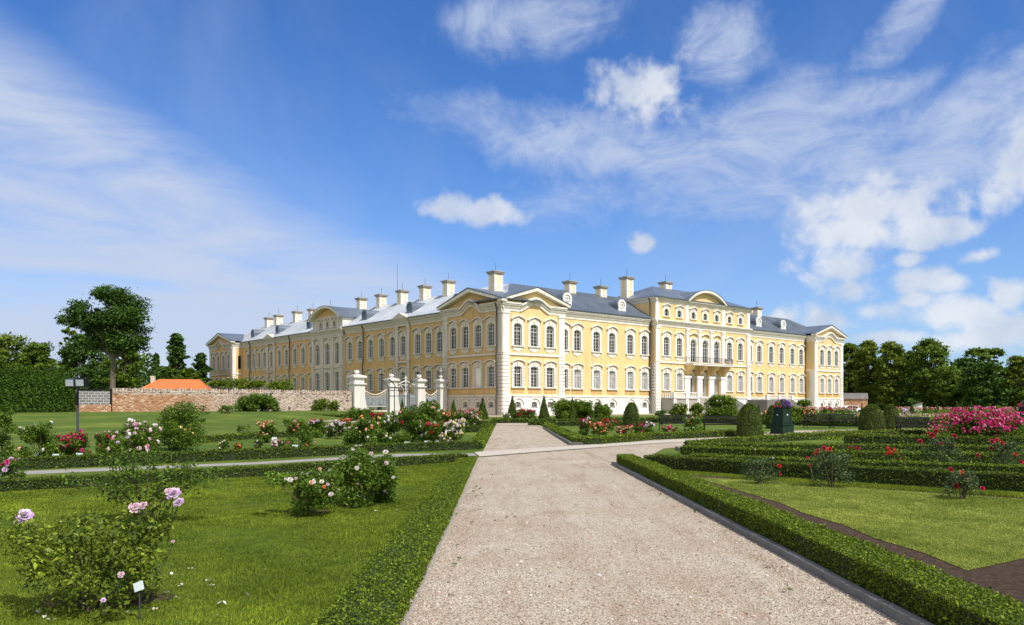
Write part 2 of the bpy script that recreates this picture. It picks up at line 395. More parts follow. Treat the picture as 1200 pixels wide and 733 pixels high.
def sstep(x, lo, hi):
    n = nt.nodes.new('ShaderNodeMapRange'); n.interpolation_type = 'SMOOTHSTEP'
    nt.links.new(x, n.inputs[0]); n.inputs[1].default_value = lo; n.inputs[2].default_value = hi
    n.inputs[3].default_value = 0; n.inputs[4].default_value = 1; return n.outputs[0]
AE = comb(az, el)
def px2ae(px, y):
    d = Vector(((px - 600) / F_PX, 1, (HOR - y) / F_PX)).normalized()
    return math.atan2(d.x, d.y), math.asin(d.z)
warp1 = wn(AE, 7, 8, .68, .3); warp2 = wn(AE, 7, 8, .68, .3, 11.3)
def blob(px, y, wpx, hpx, rot=0, warp=.9):
    """soft ellipse around a bearing of the sky, edge broken by noise; 0 outside .. 1 inside"""
    a0, e0 = px2ae(px, y); ra = wpx / F_PX; re = hpx / F_PX
    da = math_('SUBTRACT', az, a0); de = math_('SUBTRACT', el, e0)
    cr, sr = math.cos(rot), math.sin(rot)
    x_ = math_('DIVIDE', math_('ADD', math_('MULTIPLY', da, cr), math_('MULTIPLY', de, sr)), ra)
    y_ = math_('DIVIDE', math_('SUBTRACT', math_('MULTIPLY', de, cr), math_('MULTIPLY', da, sr)), re)
    # sharper, flatter underside
    r_ = math_('SQRT', math_('ADD', math_('MULTIPLY', x_, x_), math_('MULTIPLY', y_, y_)))
    return math_('SUBTRACT', 1.0, r_)
def union(lst):
    r_ = lst[0]
    for q in lst[1:]: r_ = math_('MAXIMUM', r_, q)
    return r_
# cumulus: bearings read off the real sky that day
cum = union([blob(*q) for q in ((745, 103, 62, 40, .25), (568, 250, 70, 17, -.1), (755, 285, 16, 11), (1035, 238, 95, 32, .05),
    (1000, 272, 60, 30, 0), (988, 312, 52, 34, 0), (1000, 340, 45, 22, 0), (1020, 366, 34, 16, 0), (1188, 205, 32, 48, -.5),
    (1105, 268, 52, 15, -.1), (1080, 330, 48, 16, 0), (1182, 345, 22, 30, 0), (1120, 368, 72, 22, 0), (1185, 385, 60, 26, 0),
    (960, 374, 62, 20, -.15), (920, 372, 30, 16, 0), (1075, 352, 20, 14, 0), (165, 430, 32, 22, 0), (1080, 286, 16, 9, 0), (1150, 400, 70, 16, 0), (1040, 395, 50, 12, 0), (1110, 330, 34, 12, 0), (1150, 300, 22, 9, .2), (1060, 305, 20, 9, 0))])
nn = math_('ADD', math_('MULTIPLY', math_('SUBTRACT', wn(AE, 12, 4, .5, .1, 4.4), .5), 2.4), math_('MULTIPLY', math_('SUBTRACT', wn(AE, 30, 8, .60, .2, 1.7), .5), 1.8))
cum_m = sstep(math_('ADD', cum, nn), -.10, .72)
# thin veil: bands
def band(px, y, wpx, hpx, rot): return blob(px, y, wpx, hpx, rot)
MP = nt.nodes.new('ShaderNodeMapping'); MP.inputs['Rotation'].default_value = (0, 0, R(24)); MP.inputs['Scale'].default_value = (1.2, 5.0, 1)
nt.links.new(AE, MP.inputs[0]); str1 = wn(MP.outputs[0], 3.2, 8, .62, .6)
MP2 = nt.nodes.new('ShaderNodeMapping'); MP2.inputs['Rotation'].default_value = (0, 0, R(-32)); MP2.inputs['Scale'].default_value = (1.7, 4.2, 1)
nt.links.new(AE, MP2.inputs[0]); str2 = wn(MP2.outputs[0], 4.2, 9, .68, 1.0, 3.1)
veil_l = union([math_('MULTIPLY', blob(130, 235, 620, 120, -.42), 1.0), math_('MULTIPLY', blob(60, 370, 520, 130, -.12), 1.15), blob(330, 330, 380, 90, -.2)])
veil_l = math_('MULTIPLY', sstep(veil_l, -.05, .62), math_('ADD', math_('MULTIPLY', sstep(str1, .22, .66), .72), .28))
veil_r = union([blob(900, 150, 130, 62, .12), blob(1090, 190, 190, 70, .33), blob(1070, 20, 80, 34, .75), blob(850, 60, 50, 60, .9),
                blob(700, 175, 230, 44, -.2), blob(930, 185, 300, 60, .1), blob(1120, 130, 150, 60, .3), blob(620, 25, 130, 40, .1), blob(1010, 120, 160, 30, .15), blob(860, 235, 60, 30, -.2), blob(560, 20, 60, 30, .1)])
veil_r = math_('MULTIPLY', sstep(math_('ADD', veil_r, math_('MULTIPLY', math_('SUBTRACT', warp2, .5), 2.0)), -.10, .75), math_('ADD', math_('MULTIPLY', sstep(str2, .28, .68), .7), .3))
veil = math_('ADD', math_('MULTIPLY', veil_l, .95), math_('MULTIPLY', veil_r, .80), clamp=True)
soft = math_('MULTIPLY', sstep(wn(AE, 2.2, 6, .6, .5, 7.7), .45, .8), .22)
veil = math_('MAXIMUM', veil, soft)
# colours (radiance before the Background strength)
hs = nt.nodes.new('ShaderNodeHueSaturation'); hs.inputs['Saturation'].default_value = 1.22; hs.inputs['Value'].default_value = 1.0
nt.links.new(sky.outputs[0], hs.inputs['Color'])
tint = nt.nodes.new('ShaderNodeMix'); tint.data_type = 'RGBA'; tint.blend_type = 'MULTIPLY'; tint.inputs[0].default_value = 1; tint.inputs[7].default_value = (.76, .97, 1.34, 1); nt.links.new(hs.outputs[0], tint.inputs[6])
def wmix(a, b_, fac):
    n = nt.nodes.new('ShaderNodeMix'); n.data_type = 'RGBA'
    for s_, v_ in ((n.inputs[6], a), (n.inputs[7], b_)):
        if isinstance(v_, tuple): s_.default_value = (*v_, 1)
        else: nt.links.new(v_, s_)
    if isinstance(fac, (int, float)): n.inputs[0].default_value = fac
    else: nt.links.new(fac, n.inputs[0])
    return n.outputs[2]
low = math_('MULTIPLY', math_('SUBTRACT', 1.0, sstep(el, -.02, .34)), .42)
c0 = wmix(tint.outputs[2], (3.6, 4.9, 7.2), low)
c1 = wmix(c0, (4.9, 5.6, 7.1), veil)
shade = sstep(wn(AE, 9, 6, .6, .3, 2.2), .3, .7)
cc = wmix((4.6, 5.3, 6.6), (7.4, 7.6, 7.9), shade)
c2 = wmix(c1, cc, math_('MULTIPLY', cum_m, .85))
# unseen bright cloud added behind the viewer to lift the light on shaded walls
back = math_('MULTIPLY', sstep(math_('MULTIPLY', sx.outputs[1], -1.0), -.42, .12), sstep(math_('ADD', wn(dirv, 2.1, 5, .6, .3, 5.5), .12), .30, .52))
c3 = wmix(c2, (9.6, 9.2, 8.6), math_('MULTIPLY', back, .72))
nt.links.new(c3, bg.inputs['Color']); bg.inputs['Strength'].default_value = .095

exec_after = []
# ------------------------------------------------------------------ ground
def build_ground():
    xs = np.unique(np.concatenate([np.linspace(-2600, -200, 9), np.linspace(-200, -90, 12), np.linspace(-90, 60, 61), np.linspace(60, 400, 12), np.linspace(400, 2600, 8)]))
    ys = np.unique(np.concatenate([np.linspace(-300, -20, 5), np.linspace(-20, 150, 86), np.linspace(150, 500, 10), np.linspace(500, 3800, 8)]))
    V = [(x, y, ground_z(x, y)) for y in ys for x in xs]; n = len(xs)
    Fc = [(j * n + i, j * n + i + 1, (j + 1) * n + i + 1, (j + 1) * n + i) for j in range(len(ys) - 1) for i in range(n - 1)]
    mb = MB(); mb.add(V, Fc, True); mb.build('ground', 'lawn_sheet', kind='structure')
build_ground()
def sheet(name, polys, z, mat, kind='structure', **k):
    mb = MB()
    for i, pl in enumerate(polys): mb.add([(x, y, z + .003 * i) for x, y in pl], [tuple(range(len(pl)))])
    return mb.build(name, mat, kind=kind, **k)
ANG = R(40.6); UX, UY = math.cos(ANG), math.sin(ANG); PC = (-1.34, 115.0)
def L2W(x, y): return (PC[0] + UX * x - UY * y, PC[1] + UY * x + UX * y)
XL = -.87; XR = 2.70
# gravel: the walk we stand on, the junction, the walk to the right and the strip along the palace
G = [[(-.72, -3), (2.8, -3), (2.74, 6), (2.62, 20.2), (3.4, 21.4), (2.2, 29.8), (-.95, 27.4), (-.96, 22.4)],
     [(-.95, 27.4), (2.2, 29.8), (2.05, 56), (-1.2, 60)],
     [(2.6, 20.3), (3.4, 21.4), (5.2, 27.6), (5.9, 28.3), (2.2, 29.8)],
     [(2.2, 29.8), (5.9, 28.3), (10.6, 33.9), (17, 39.5), (30, 43), (60, 52), (60, 56), (24, 49.8), (15, 46.5), (12.1, 39.4), (5.8, 34.2)],
     [L2W(-9, -9), L2W(116, -9), L2W(116, -1), L2W(-9, -1)], [L2W(-9, -1), L2W(-.5, -1), L2W(-.5, 13), L2W(-9, 13)],
     [gp(390, 492), gp(470, 489.5), gp(470, 487), gp(350, 488.6)],
     [(-1.2, 60), (2.05, 56), (2.0, 66), (-1.2, 66)]]
sheet('path', G, .006, 'gravel_sheet')
sheet('paving_path', [[gp(-40, 559.6), gp(300, 544.6), gp(464, 535.6), gp(562, 534.4), gp(562, 531.6), gp(464, 532.3), gp(300, 541.9), gp(-40, 555)]], .004, 'slab_path')
sheet('crossing_path', [[gp(556, 531), gp(562, 536.5), gp(640, 530), gp(760, 521), gp(890, 514.2), gp(890, 512.2), gp(760, 517.8), gp(640, 525.5)]], .030, 'pale_gravel')
sheet('garden_walk', [[gp(228, 514.5), gp(330, 507.8), gp(335, 505.5), gp(228, 511)], [gp(330, 492.5), gp(460, 497), gp(470, 493.5), gp(330, 490.5)]], .012, 'gravel_sheet')

# flower border soil and the pale lawn on the right
LAWN_R = [(4.10, 7.26), (4.16, 8.1), (4.06, 9.0), (4.13, 10), (4.02, 11.1), (4.10, 12.2), (4.0, 13.5), (3.9, 15), (3.72, 16.7), (5.2, 15.6), (7.1, 13.6), (9.6, 11.2), (7.0, 9.4), (5.0, 7.85)]
sheet('soil', [[(3.1, 3), (3.1, 18.2), (3.85, 17.2), (5.2, 16.1), (10.5, 11.6), (12, 10), (12, 3)],
    [(gp(124, 703)[0] + .50 * math.cos(a * .449) * (1 + .13 * math.sin(a * 2.3)), gp(124, 703)[1] + .30 * math.sin(a * .449) * (1 + .2 * math.sin(a * 3.1))) for a in range(14)],
    [(gp(362, 600)[0] + .34 * math.cos(a * .449) * (1 + .15 * math.sin(a * 2.7)), gp(362, 600)[1] + .25 * math.sin(a * .449)) for a in range(14)]], .004, 'soil')
sheet('lawn', [LAWN_R], .010, 'lawn_pale')

def hedge(pts, wid, hgt, name='box_hedge', leaf='leaf_box', label='', group='clipped box hedges of the rose garden', cat='hedge', maxleaf=None, dens=1.5, taper=.03, z0=0.0, lsz=None):
    P = [Vector((p[0], p[1], 0)) for p in pts]; n = len(P)
    wid = wid if isinstance(wid, (list, tuple)) else [wid] * n
    L, Rr = [], []
    for i in range(n):
        a = (P[i] - P[i - 1]).normalized() if i else (P[1] - P[0]).normalized()
        c_ = (P[i + 1] - P[i]).normalized() if i < n - 1 else a
        d = (a + c_).normalized(); nrm = Vector((-d.y, d.x, 0)); k_ = 1 / max(.5, nrm.dot(Vector((-a.y, a.x, 0))))
        L.append(P[i] + nrm * wid[i] / 2 * k_); Rr.append(P[i] - nrm * wid[i] / 2 * k_)
    root = P[0].copy()
    c_in = .82
    mb = MB()
    for i in range(n - 1):
        q = [Rr[i], Rr[i + 1], L[i + 1], L[i]]; m0 = [(P[i]), P[i + 1], P[i + 1], P[i]]
        B = [m_ + (p - m_) * .90 - root for p, m_ in zip(q, m0)]; T = [m_ + (p - m_) * c_in - root for p, m_ in zip(q, m0)]
        mb.hexa([(p.x, p.y, z0) for p in B] + [(p.x, p.y, z0 + hgt * .90) for p in T])
    o = mb.build(name, 'leaf_core', None, (root.x, root.y, 0), label=label, cat=cat, group=group)
    Vs = []; Ns = []
    for i in range(n - 1):
        ln = (P[i + 1] - P[i]).length; dist = max(4, ((P[i] + P[i + 1]) / 2).length)
        seg = max(1, int(ln / 4))
        for s_ in range(seg):
            t0, t1 = s_ / seg, (s_ + 1) / seg
            pc = P[i].lerp(P[i + 1], (t0 + t1) / 2); dist = max(4.5, pc.length)
            sz = lsz or max(.017, dist * .0019)
            a = L[i].lerp(L[i + 1], t0), L[i].lerp(L[i + 1], t1), Rr[i].lerp(Rr[i + 1], t0), Rr[i].lerp(Rr[i + 1], t1)
            l_ = ln / seg; w_ = (a[0] - a[2]).length
            faces = [(a[0], a[1], a[2], a[3], 'top', l_ * w_), (a[0], a[1], None, None, 'L', l_ * hgt), (a[2], a[3], None, None, 'R', l_ * hgt)]
            if i == 0 and s_ == 0: faces.append((a[0], a[2], None, None, 'E0', w_ * hgt))
            if i == n - 2 and s_ == seg - 1: faces.append((a[1], a[3], None, None, 'E1', w_ * hgt))
            dd = (P[i + 1] - P[i]).normalized(); nl = Vector((-dd.y, dd.x, 0))
            for f in faces:
                cnt = int(f[5] * dens / (sz * sz * .42)) + 3
                r1 = rng.random(cnt)[:, None]; r2 = rng.random(cnt)[:, None]
                A_ = np.array(f[0]); B_ = np.array(f[1])
                if f[4] == 'top':
                    q = (A_ * (1 - r1) + B_ * r1) * (1 - r2) + (np.array(f[2]) * (1 - r1) + np.array(f[3]) * r1) * r2
                    q[:, 2] = z0 + hgt; nn_ = np.tile([0, 0, 1.], (cnt, 1))
                else:
                    q = A_ * (1 - r1) + B_ * r1; q[:, 2] = z0 + (r2[:, 0] ** .8) * hgt
                    nv = {'L': nl, 'R': -nl, 'E0': -dd, 'E1': dd}[f[4]]; nn_ = np.tile(np.array(nv), (cnt, 1))
                    q -= nn_ * (taper * (q[:, 2:3] - z0) / hgt)
                q += nn_ * (rng.normal(size=(cnt, 1)) * sz * .45 - sz * .2)
                # gentle unevenness of the clipped surface
                bumpy = np.sin(q[:, 0] * 3.1 + q[:, 1] * 2.3) * np.sin(q[:, 0] * 1.7 - q[:, 1] * 4.1)
                q += nn_ * (bumpy[:, None] * min(.014, hgt * .06))
                Vs.append(leaves(q, sz, .2, nn_ * .4)); Ns.append(nn_)
    V = np.concatenate(Vs); V = V - np.array([root.x, root.y, 0])
    tone = rng.random(len(V)) ** 1.2
    link('foliage', cloud_mesh('foliage', V, leaf, tone), o)
    return o
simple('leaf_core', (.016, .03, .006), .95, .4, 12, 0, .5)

# --- hedges on the right of the walk
hg = lambda *a, **k: hedge(*a, **k)
hg([(2.98, 3.2), (2.97, 8), (2.90, 14), (2.80, 20.0)], .42, .27, label='near clipped box hedge along the dark kerb, right of the gravel walk', lsz=.02)
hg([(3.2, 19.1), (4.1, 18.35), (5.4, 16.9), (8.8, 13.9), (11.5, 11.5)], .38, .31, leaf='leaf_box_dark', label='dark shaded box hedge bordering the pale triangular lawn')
hg([(4.6, 20.6), (7.4, 18.4), (10.6, 16.6), (14, 14.6)], .38, .25, label='second box hedge, next behind the dark one bordering the pale lawn')
hg([(5.2, 24.6), (8.7, 21.9), (13.0, 20.6), (17, 19.8)], .38, .25, label='third box hedge behind the pale lawn, running past the dark red roses')
hg([(5.75, 26.3), (12.5, 25.4), (16, 23.9), (21, 22.6)], .38, .25, label='fourth box hedge, starting at the gravel junction with a stone kerb end')
hg([(6.1, 27.8), (10.7, 33.0), (17.2, 38.4), (24, 40.6), (40, 44)], .38, .25, label='box hedge edging the far gravel walk that passes the green planter')
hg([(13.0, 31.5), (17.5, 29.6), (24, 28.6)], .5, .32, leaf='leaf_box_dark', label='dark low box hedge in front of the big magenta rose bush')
# --- beyond the junction
hg([(2.35, 52), (2.42, 40), (2.55, 30.4), (3.2, 30.5), (6.0, 34.8), (12.3, 40.0)], .5, .28, label='box hedge with dark kerb turning the corner beyond the junction')
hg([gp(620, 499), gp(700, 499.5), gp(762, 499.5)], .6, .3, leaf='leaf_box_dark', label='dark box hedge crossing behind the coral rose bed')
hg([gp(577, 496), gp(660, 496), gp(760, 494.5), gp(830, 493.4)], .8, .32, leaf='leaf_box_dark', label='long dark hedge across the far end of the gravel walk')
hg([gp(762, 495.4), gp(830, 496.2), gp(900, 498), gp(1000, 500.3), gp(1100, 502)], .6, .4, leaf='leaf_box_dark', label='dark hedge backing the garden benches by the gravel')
hg([gp(880, 494), gp(1000, 494.5), gp(1110, 495.5)], .6, .35, label='far green hedge behind the benches, below the rose beds')
# --- left
hg([(-.99, 2.9), (-1.05, 10), (-1.12, 16), (-1.2, 21.9)], [.54, .50, .47, .46], .11, leaf='leaf_box', label='low wide strip of clipped box edging the left lawn along gravel', lsz=.021, dens=1.2)
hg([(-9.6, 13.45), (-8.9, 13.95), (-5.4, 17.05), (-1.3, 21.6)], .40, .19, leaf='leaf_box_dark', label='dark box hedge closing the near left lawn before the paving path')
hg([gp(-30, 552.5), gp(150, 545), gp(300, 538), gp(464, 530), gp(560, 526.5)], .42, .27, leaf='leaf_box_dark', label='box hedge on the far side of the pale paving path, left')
hg([(-1.25, 27.8), (-1.35, 40), (-1.55, 56)], .5, .2, label='low green hedge strip left of the walk beyond the junction')
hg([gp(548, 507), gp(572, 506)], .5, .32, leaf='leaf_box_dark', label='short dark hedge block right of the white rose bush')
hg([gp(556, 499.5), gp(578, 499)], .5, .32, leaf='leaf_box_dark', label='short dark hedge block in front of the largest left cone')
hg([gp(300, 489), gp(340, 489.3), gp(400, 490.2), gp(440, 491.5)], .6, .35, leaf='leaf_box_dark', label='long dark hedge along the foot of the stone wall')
hg([gp(215, 521), gp(300, 514), gp(345, 512)], .4, .25, label='thin box hedge beside the yellow-green bush, left garden')

# kerbs
mb = MB()
def kerb(pts, wd, h, z0=0.0):
    for a, b_ in zip(pts[:-1], pts[1:]):
        a = Vector((*a, 0)); b_ = Vector((*b_, 0)); d = (b_ - a); L_ = d.length; d.normalize(); n_ = Vector((-d.y, d.x, 0)) * wd / 2
        k = max(1, int(L_ / 1.0))
        for i in range(k):
            p0 = a + d * (L_ * i / k + .006); p1 = a + d * (L_ * (i + 1) / k - .006)
            j = random.uniform(-.004, .004)
            q = [p0 - n_, p1 - n_, p1 + n_, p0 + n_]
            mb.hexa([(p.x, p.y, z0 - .1) for p in q] + [(p.x, p.y, z0 + h + j) for p in q])
kerb([(2.70, 2.5), (2.70, 8), (2.63, 14), (2.54, 20.3)], .08, .075)
kerb([(2.05, 52), (2.1, 40), (2.2, 30.1), (2.6, 29.9)], .1, .12)
kerb([(5.5, 26.2), (5.6, 27.4)], .1, .1); kerb([(5.6, 26.0), (7.5, 25.8)], .08, .06)
mb.build('kerb', 'kerb_stone', kind='structure')
mb = MB()
kerb([(-.70, 2.5), (-.78, 10), (-.84, 16), (-.90, 22)], .022, .012)
mb.build('edging', 'slab_path', kind='structure')

# ------------------------------------------------------------------ grass blades, pebbles, fallen petals
def blades(name, poly, n, h, mat, z=0.0, power=1.0, wdt=.004):
    q = polygon_area_pts(int(n * 2.5), poly); d = np.linalg.norm(q, axis=1)
    keep = rng.random(len(q)) < np.minimum(1, (6.0 / d) ** power); q = q[keep]; d = d[keep]
    k = len(q); P = np.column_stack([q, np.full(k, z)])
    a = rng.random(k) * 6.283; side = np.column_stack([np.cos(a), np.sin(a), np.zeros(k)])
    wd = (wdt * np.maximum(1, d / 7))[:, None]
    patch = .75 + .35 * np.sin(q[:, 0] * 1.9 + 1.3 * np.sin(q[:, 1] * .8)) * np.sin(q[:, 1] * 1.3 + q[:, 0] * .4)
    hh = (h * patch * rng.uniform(.5, 1.25, k))[:, None]
    lean = np.column_stack([rng.normal(size=k) * .55, rng.normal(size=k) * .55, np.ones(k)])
    V = np.stack([P - side * wd, P + side * wd, P + lean * hh], 1)
    # mottling: clover and dry patches of every size, mowing lanes
    m_ = np.zeros(k)
    for f_, am in ((.7, .5), (1.6, .45), (3.7, .5), (8.3, .45), (17., .3)):
        p1, p2, p3 = rng.random(3) * 6; m_ += am * np.sin(q[:, 0] * f_ + p1 + 1.5 * np.sin(q[:, 1] * f_ * .6 + p3)) * np.sin(q[:, 1] * f_ * .9 + p2 + 1.2 * np.sin(q[:, 0] * f_ * .7))
    tone = np.clip(rng.random(k) * .62 + .20 + .26 * m_, 0, 1)
    link(name, cloud_mesh(name, V, mat, tone, 3), kind='stuff', label='short mown lawn grass', cat='grass')
blades('grass', [(-9, 3), (-1.25, 3), (-1.5, 21.4), (-5.4, 16.9), (-9.6, 13.2), (-13, 10)], 400000, .024, 'blade', 0, 1.1)
blades('grass', LAWN_R, 120000, .022, 'blade_dry', .01, .8)
blades('grass', [(3.15, 19.0), (3.95, 17.3), (4.6, 16.5), (4.9, 16.9), (4.0, 18.2)], 9000, .04, 'blade', 0, .4)
blades('grass', [(4.35, 16.2), (11, 10.6), (11.3, 11.1), (5.0, 16.7)], 26000, .05, 'blade', 0, .4)

def pebbles():
    ico = bmesh.new(); bmesh.ops.create_icosphere(ico, subdivisions=1, radius=1)
    tv = np.array([v.co[:] for v in ico.verts]); tf = np.array([[v.index for v in f.verts] for f in ico.faces]); ico.free()
    q = polygon_area_pts(30000, [(-.7, 3.5), (2.6, 3.5), (2.58, 16), (-.8, 16)])
    e1 = polygon_area_pts(9000, [(-.86, 3.5), (-.45, 3.5), (-.5, 18), (-.92, 18)]); e2 = polygon_area_pts(9000, [(2.35, 3.5), (2.66, 3.5), (2.6, 18), (2.3, 18)])
    q = np.concatenate([q, e1, e2])
    d = np.linalg.norm(q, axis=1); q = q[rng.random(len(q)) < (5.5 / d) ** 1.6]; k = len(q)
    s = rng.lognormal(math.log(.0050), .5, k).clip(.0025, .026)
    sc = rng.uniform(.6, 1.25, (k, 1, 3)) * s[:, None, None]; sc[:, :, 2] *= .65
    a = rng.random(k) * 6.28; c_, s_ = np.cos(a), np.sin(a)
    T = tv[None] * sc * rng.uniform(.8, 1.2, (k, len(tv), 1)); X = T[:, :, 0] * c_[:, None] - T[:, :, 1] * s_[:, None]; Yy = T[:, :, 0] * s_[:, None] + T[:, :, 1] * c_[:, None]
    T = np.stack([X + q[:, :1], Yy + q[:, 1:], T[:, :, 2] + .006 + s[:, None] * .25], 2)
    V = T[:, tf].reshape(-1, 3, 3); tone = np.repeat(rng.random(k), len(tf))
    link('gravel', cloud_mesh('gravel', V, 'pebble', tone, 3), kind='stuff', label='loose gravel stones lying on the walk', cat='gravel')
pebbles()

# ------------------------------------------------------------------ blooms and rose bushes
def bloom_mesh(color, lod):
    key = f'bloom_{color}_{lod}'
    if key in bpy.data.meshes: return bpy.data.meshes[key]
    V = bloom_arr(lod); return cloud_mesh(key, V, 'petal_' + color)
def bloom_arr(lod):
    """double rose of unit diameter: rings of cupped petals (lod 0) or a loose ball of petals"""
    out = []
    if lod == 0:
        for ring, (cnt, r, z, tilt, ps) in enumerate(((6, .30, -.02, .35, .40), (6, .23, .04, .75, .36), (5, .14, .09, 1.1, .30), (4, .06, .12, 1.35, .24))):
            for k in range(cnt):
                a = 2 * math.pi * (k + ring * .37) / cnt + rng.normal() * .12
                ca, sa = math.cos(a), math.sin(a); tl = tilt + rng.normal() * .12
                o_ = np.array([ca, sa, 0]); t_ = np.array([-sa, ca, 0]); u_ = o_ * math.cos(tl) + np.array([0, 0, 1]) * math.sin(tl); n_ = -o_ * math.sin(tl) + np.array([0, 0, 1]) * math.cos(tl)
                b0 = o_ * r * .35 + np.array([0, 0, z])
                p0 = b0 - t_ * ps * .12; p1 = b0 + t_ * ps * .12
                m0 = b0 + u_ * ps * .6 - t_ * ps * .5 + n_ * ps * .14; m1 = b0 + u_ * ps * .6 + t_ * ps * .5 + n_ * ps * .14
                e0 = b0 + u_ * ps - t_ * ps * .28 + n_ * ps * .05; e1 = b0 + u_ * ps + t_ * ps * .28 + n_ * ps * .02
                out += [[p0, p1, m1, m0], [m0, m1, e1, e0]]
    else:
        cnt = 16 if lod == 1 else 8
        P = unit(rng.normal(size=(cnt, 3))) * [.3, .3, .2]; P[:, 2] = np.abs(P[:, 2])
        nn_ = unit(P + [0, 0, .12]); t = unit(np.cross(nn_, rng.normal(size=(cnt, 3)))); b_ = np.cross(nn_, t); s = .36 if lod == 1 else .5
        return np.stack([P - t * s * .5 - nn_ * .03, P - b_ * s * .5, P + t * s * .5 - nn_ * .03, P + b_ * s * .5], 1)
    return np.array(out)
BL = [bloom_arr(0), bloom_arr(1), bloom_arr(2)]

def rot_to(nv):
    z = Vector(nv).normalized(); return np.array(z.to_track_quat('Z', 'Y').to_matrix())

def rose_bush(px, yb, wpx, hpx, color, nb, label, leaf='leaf_rose', group='rose bushes of the garden', cat='rose bush', bloom=.085,
              dens=1.0, canes=6, name='rose_bush', leggy=.25, colors=None, seed=None, wild=0, world=None, rings=None, clusters=None, bare=False):
    x, y = world if world else gp(px, yb); dist = math.hypot(x, y)
    W = wpx / F_PX * y; H = hpx / F_PX * y
    root = empty(name, (x, y, ground_z(x, y)), 0, label=label, cat=cat, group=group)
    sz = max(.036, dist * .0021)
    if dist < 8: sz = .033
    # canes
    mb = MB(); tips = []
    for i in range(canes):
        a = 2 * math.pi * (i + random.random()) / canes; rr = W * .42 * random.uniform(.4, 1); hh = H * random.uniform(.72, 1.0)
        p = [(0.03 * math.cos(a), .03 * math.sin(a), 0), (rr * .35 * math.cos(a), rr * .35 * math.sin(a), hh * .45), (rr * math.cos(a), rr * math.sin(a), hh)]
        mb.tube(p, [.012, .009, .005], 4); tips.append(p[-1])
    # crown: overlapping clumps
    nc = max(9, int(14 + W * H * 6)); C_ = []
    for i in range(nc):
        a = random.random() * 6.283; r_ = math.sqrt(random.random()) * W * .38; zz = H * (leggy + (1 - leggy) * random.random() ** .9)
        lim = math.sqrt(max(0, 1 - (max(0, zz / H - .25) / .80) ** 2)); r_ *= lim * 1.12
        C_.append((r_ * math.cos(a), r_ * math.sin(a), zz * .86, min(W, H * 1.3) * random.uniform(.15, .25)))
    for t in tips: C_.append((t[0], t[1], t[2] * .95, W * .12))
    C_ += list(clusters or [])
    C = np.array(C_); C[:, 2] = np.maximum(C[:, 2], C[:, 3] * .45)
    vol = (C[:, 3] ** 2).sum()
    n = int(dens * vol * 9.0 / (sz * sz)) if dist > 8 else int(dens * vol * 7.5 / (sz * sz))
    n = int(min(n, 36000 if dist < 8 else (24000 if dist < 14 else 14000))); n = max(n, 120)
    idx = rng.choice(len(C), n, p=C[:, 3] ** 2 / vol)
    d = unit(rng.normal(size=(n, 3))) * (rng.random((n, 1)) ** .42); P = C[idx, :3] + d * C[idx, 3:4] * [1, 1, .85]
    P[:, 2] = np.abs(P[:, 2]) + .03
    tone = np.clip(rng.random(n) * .75 + (rng.random(len(C)) * .35)[idx], 0, 1)
    mb.build('stems', 'cane', root)
    link('foliage', cloud_mesh('foliage', leaves(P, sz, .5, d * .3, .58), leaf, tone), root)
    # blooms
    cols = colors or [color]
    if nb:
        ct = C[np.argsort(-(C[:, 2] + np.abs(C[:, 0]) * .3 - C[:, 1] * .25))]
        pts = []
        for i in range(nb):
            c_ = C[rng.integers(len(C))] if random.random() < .75 else ct[rng.integers(max(3, len(ct) // 3))]
            v_ = unit(np.array([rng.normal(), rng.normal() - .55, abs(rng.normal()) + .35]))
            pts.append((c_[:3] + v_ * c_[3] * 1.10, v_))
        if dist < 21 and nb <= 60:
            for i, (p, v_) in enumerate(pts):
                cl = cols[i % len(cols)]; me = bloom_mesh(cl, 0)
                o = link('blossom', me, root, p); s_ = bloom * random.uniform(.7, 1.25); o.scale = (s_, s_, s_)
                o.rotation_euler = Vector(v_).to_track_quat('Z', 'Y').to_euler()
        else:
            byc = {}
            for i, (p, v_) in enumerate(pts):
                arr = BL[1 if dist < 40 else 2] @ rot_to(v_).T * (max(bloom * 1.15, dist * .0028) * random.uniform(.7, 1.25)) + p
                byc.setdefault(cols[i % len(cols)], []).append(arr)
            for cl, arrs in byc.items():
                link('blossoms', cloud_mesh('blossoms', np.concatenate(arrs), 'petal_' + cl), root)
    return root
#ROSES_BEGIN
# near bushes
rose_bush(104, 716, 200, 104, 'lilac', 0, 'nearest bush, yellow green leaves, pale lilac roses held high, bottom corner of the lawn', leaf='leaf_rose_yellow', canes=9, leggy=.06, dens=1.35,
    clusters=[(-.50, 0, .50, .10), (-.47, 0, .40, .12), (-.42, .05, .3, .13), (.26, .08, .62, .11), (.34, .05, .50, .13), (.42, .05, .62, .11), (.50, .05, .58, .10), (.56, .05, .68, .08), (.44, .05, .74, .07), (.30, .05, .70, .09), (.44, .0, .38, .13), (.40, -.05, .25, .14), (-.05, .15, .62, .09)])
nearest = [o for o in bpy.data.objects if o.get('label', '').startswith('nearest bush')][0]
def flowers(root, lst):
    rx, ry = root.location.x, root.location.y
    for (px, y, dY, size, col) in lst:
        Y = ry + dY; X = (px - 600) / F_PX * Y; Z = CAM_H - (y - HOR) / F_PX * Y
        o = link('blossom', bloom_mesh(col, 0), root, (X - rx, Y - ry, Z)); o.scale = (size,) * 3
        o.rotation_euler = Vector((random.uniform(-.4, .6), -.9, .8)).to_track_quat('Z', 'Y').to_euler()
        mb = MB(); mb.tube([(X - rx, Y - ry, Z - .01), ((X - rx) * .92, Y - ry + .02, Z - .10), ((X - rx) * .80, (Y - ry) * .6, max(.05, Z - .25))], [.005, .006, .008], 5); mb.build('stem', 'cane_green', root)
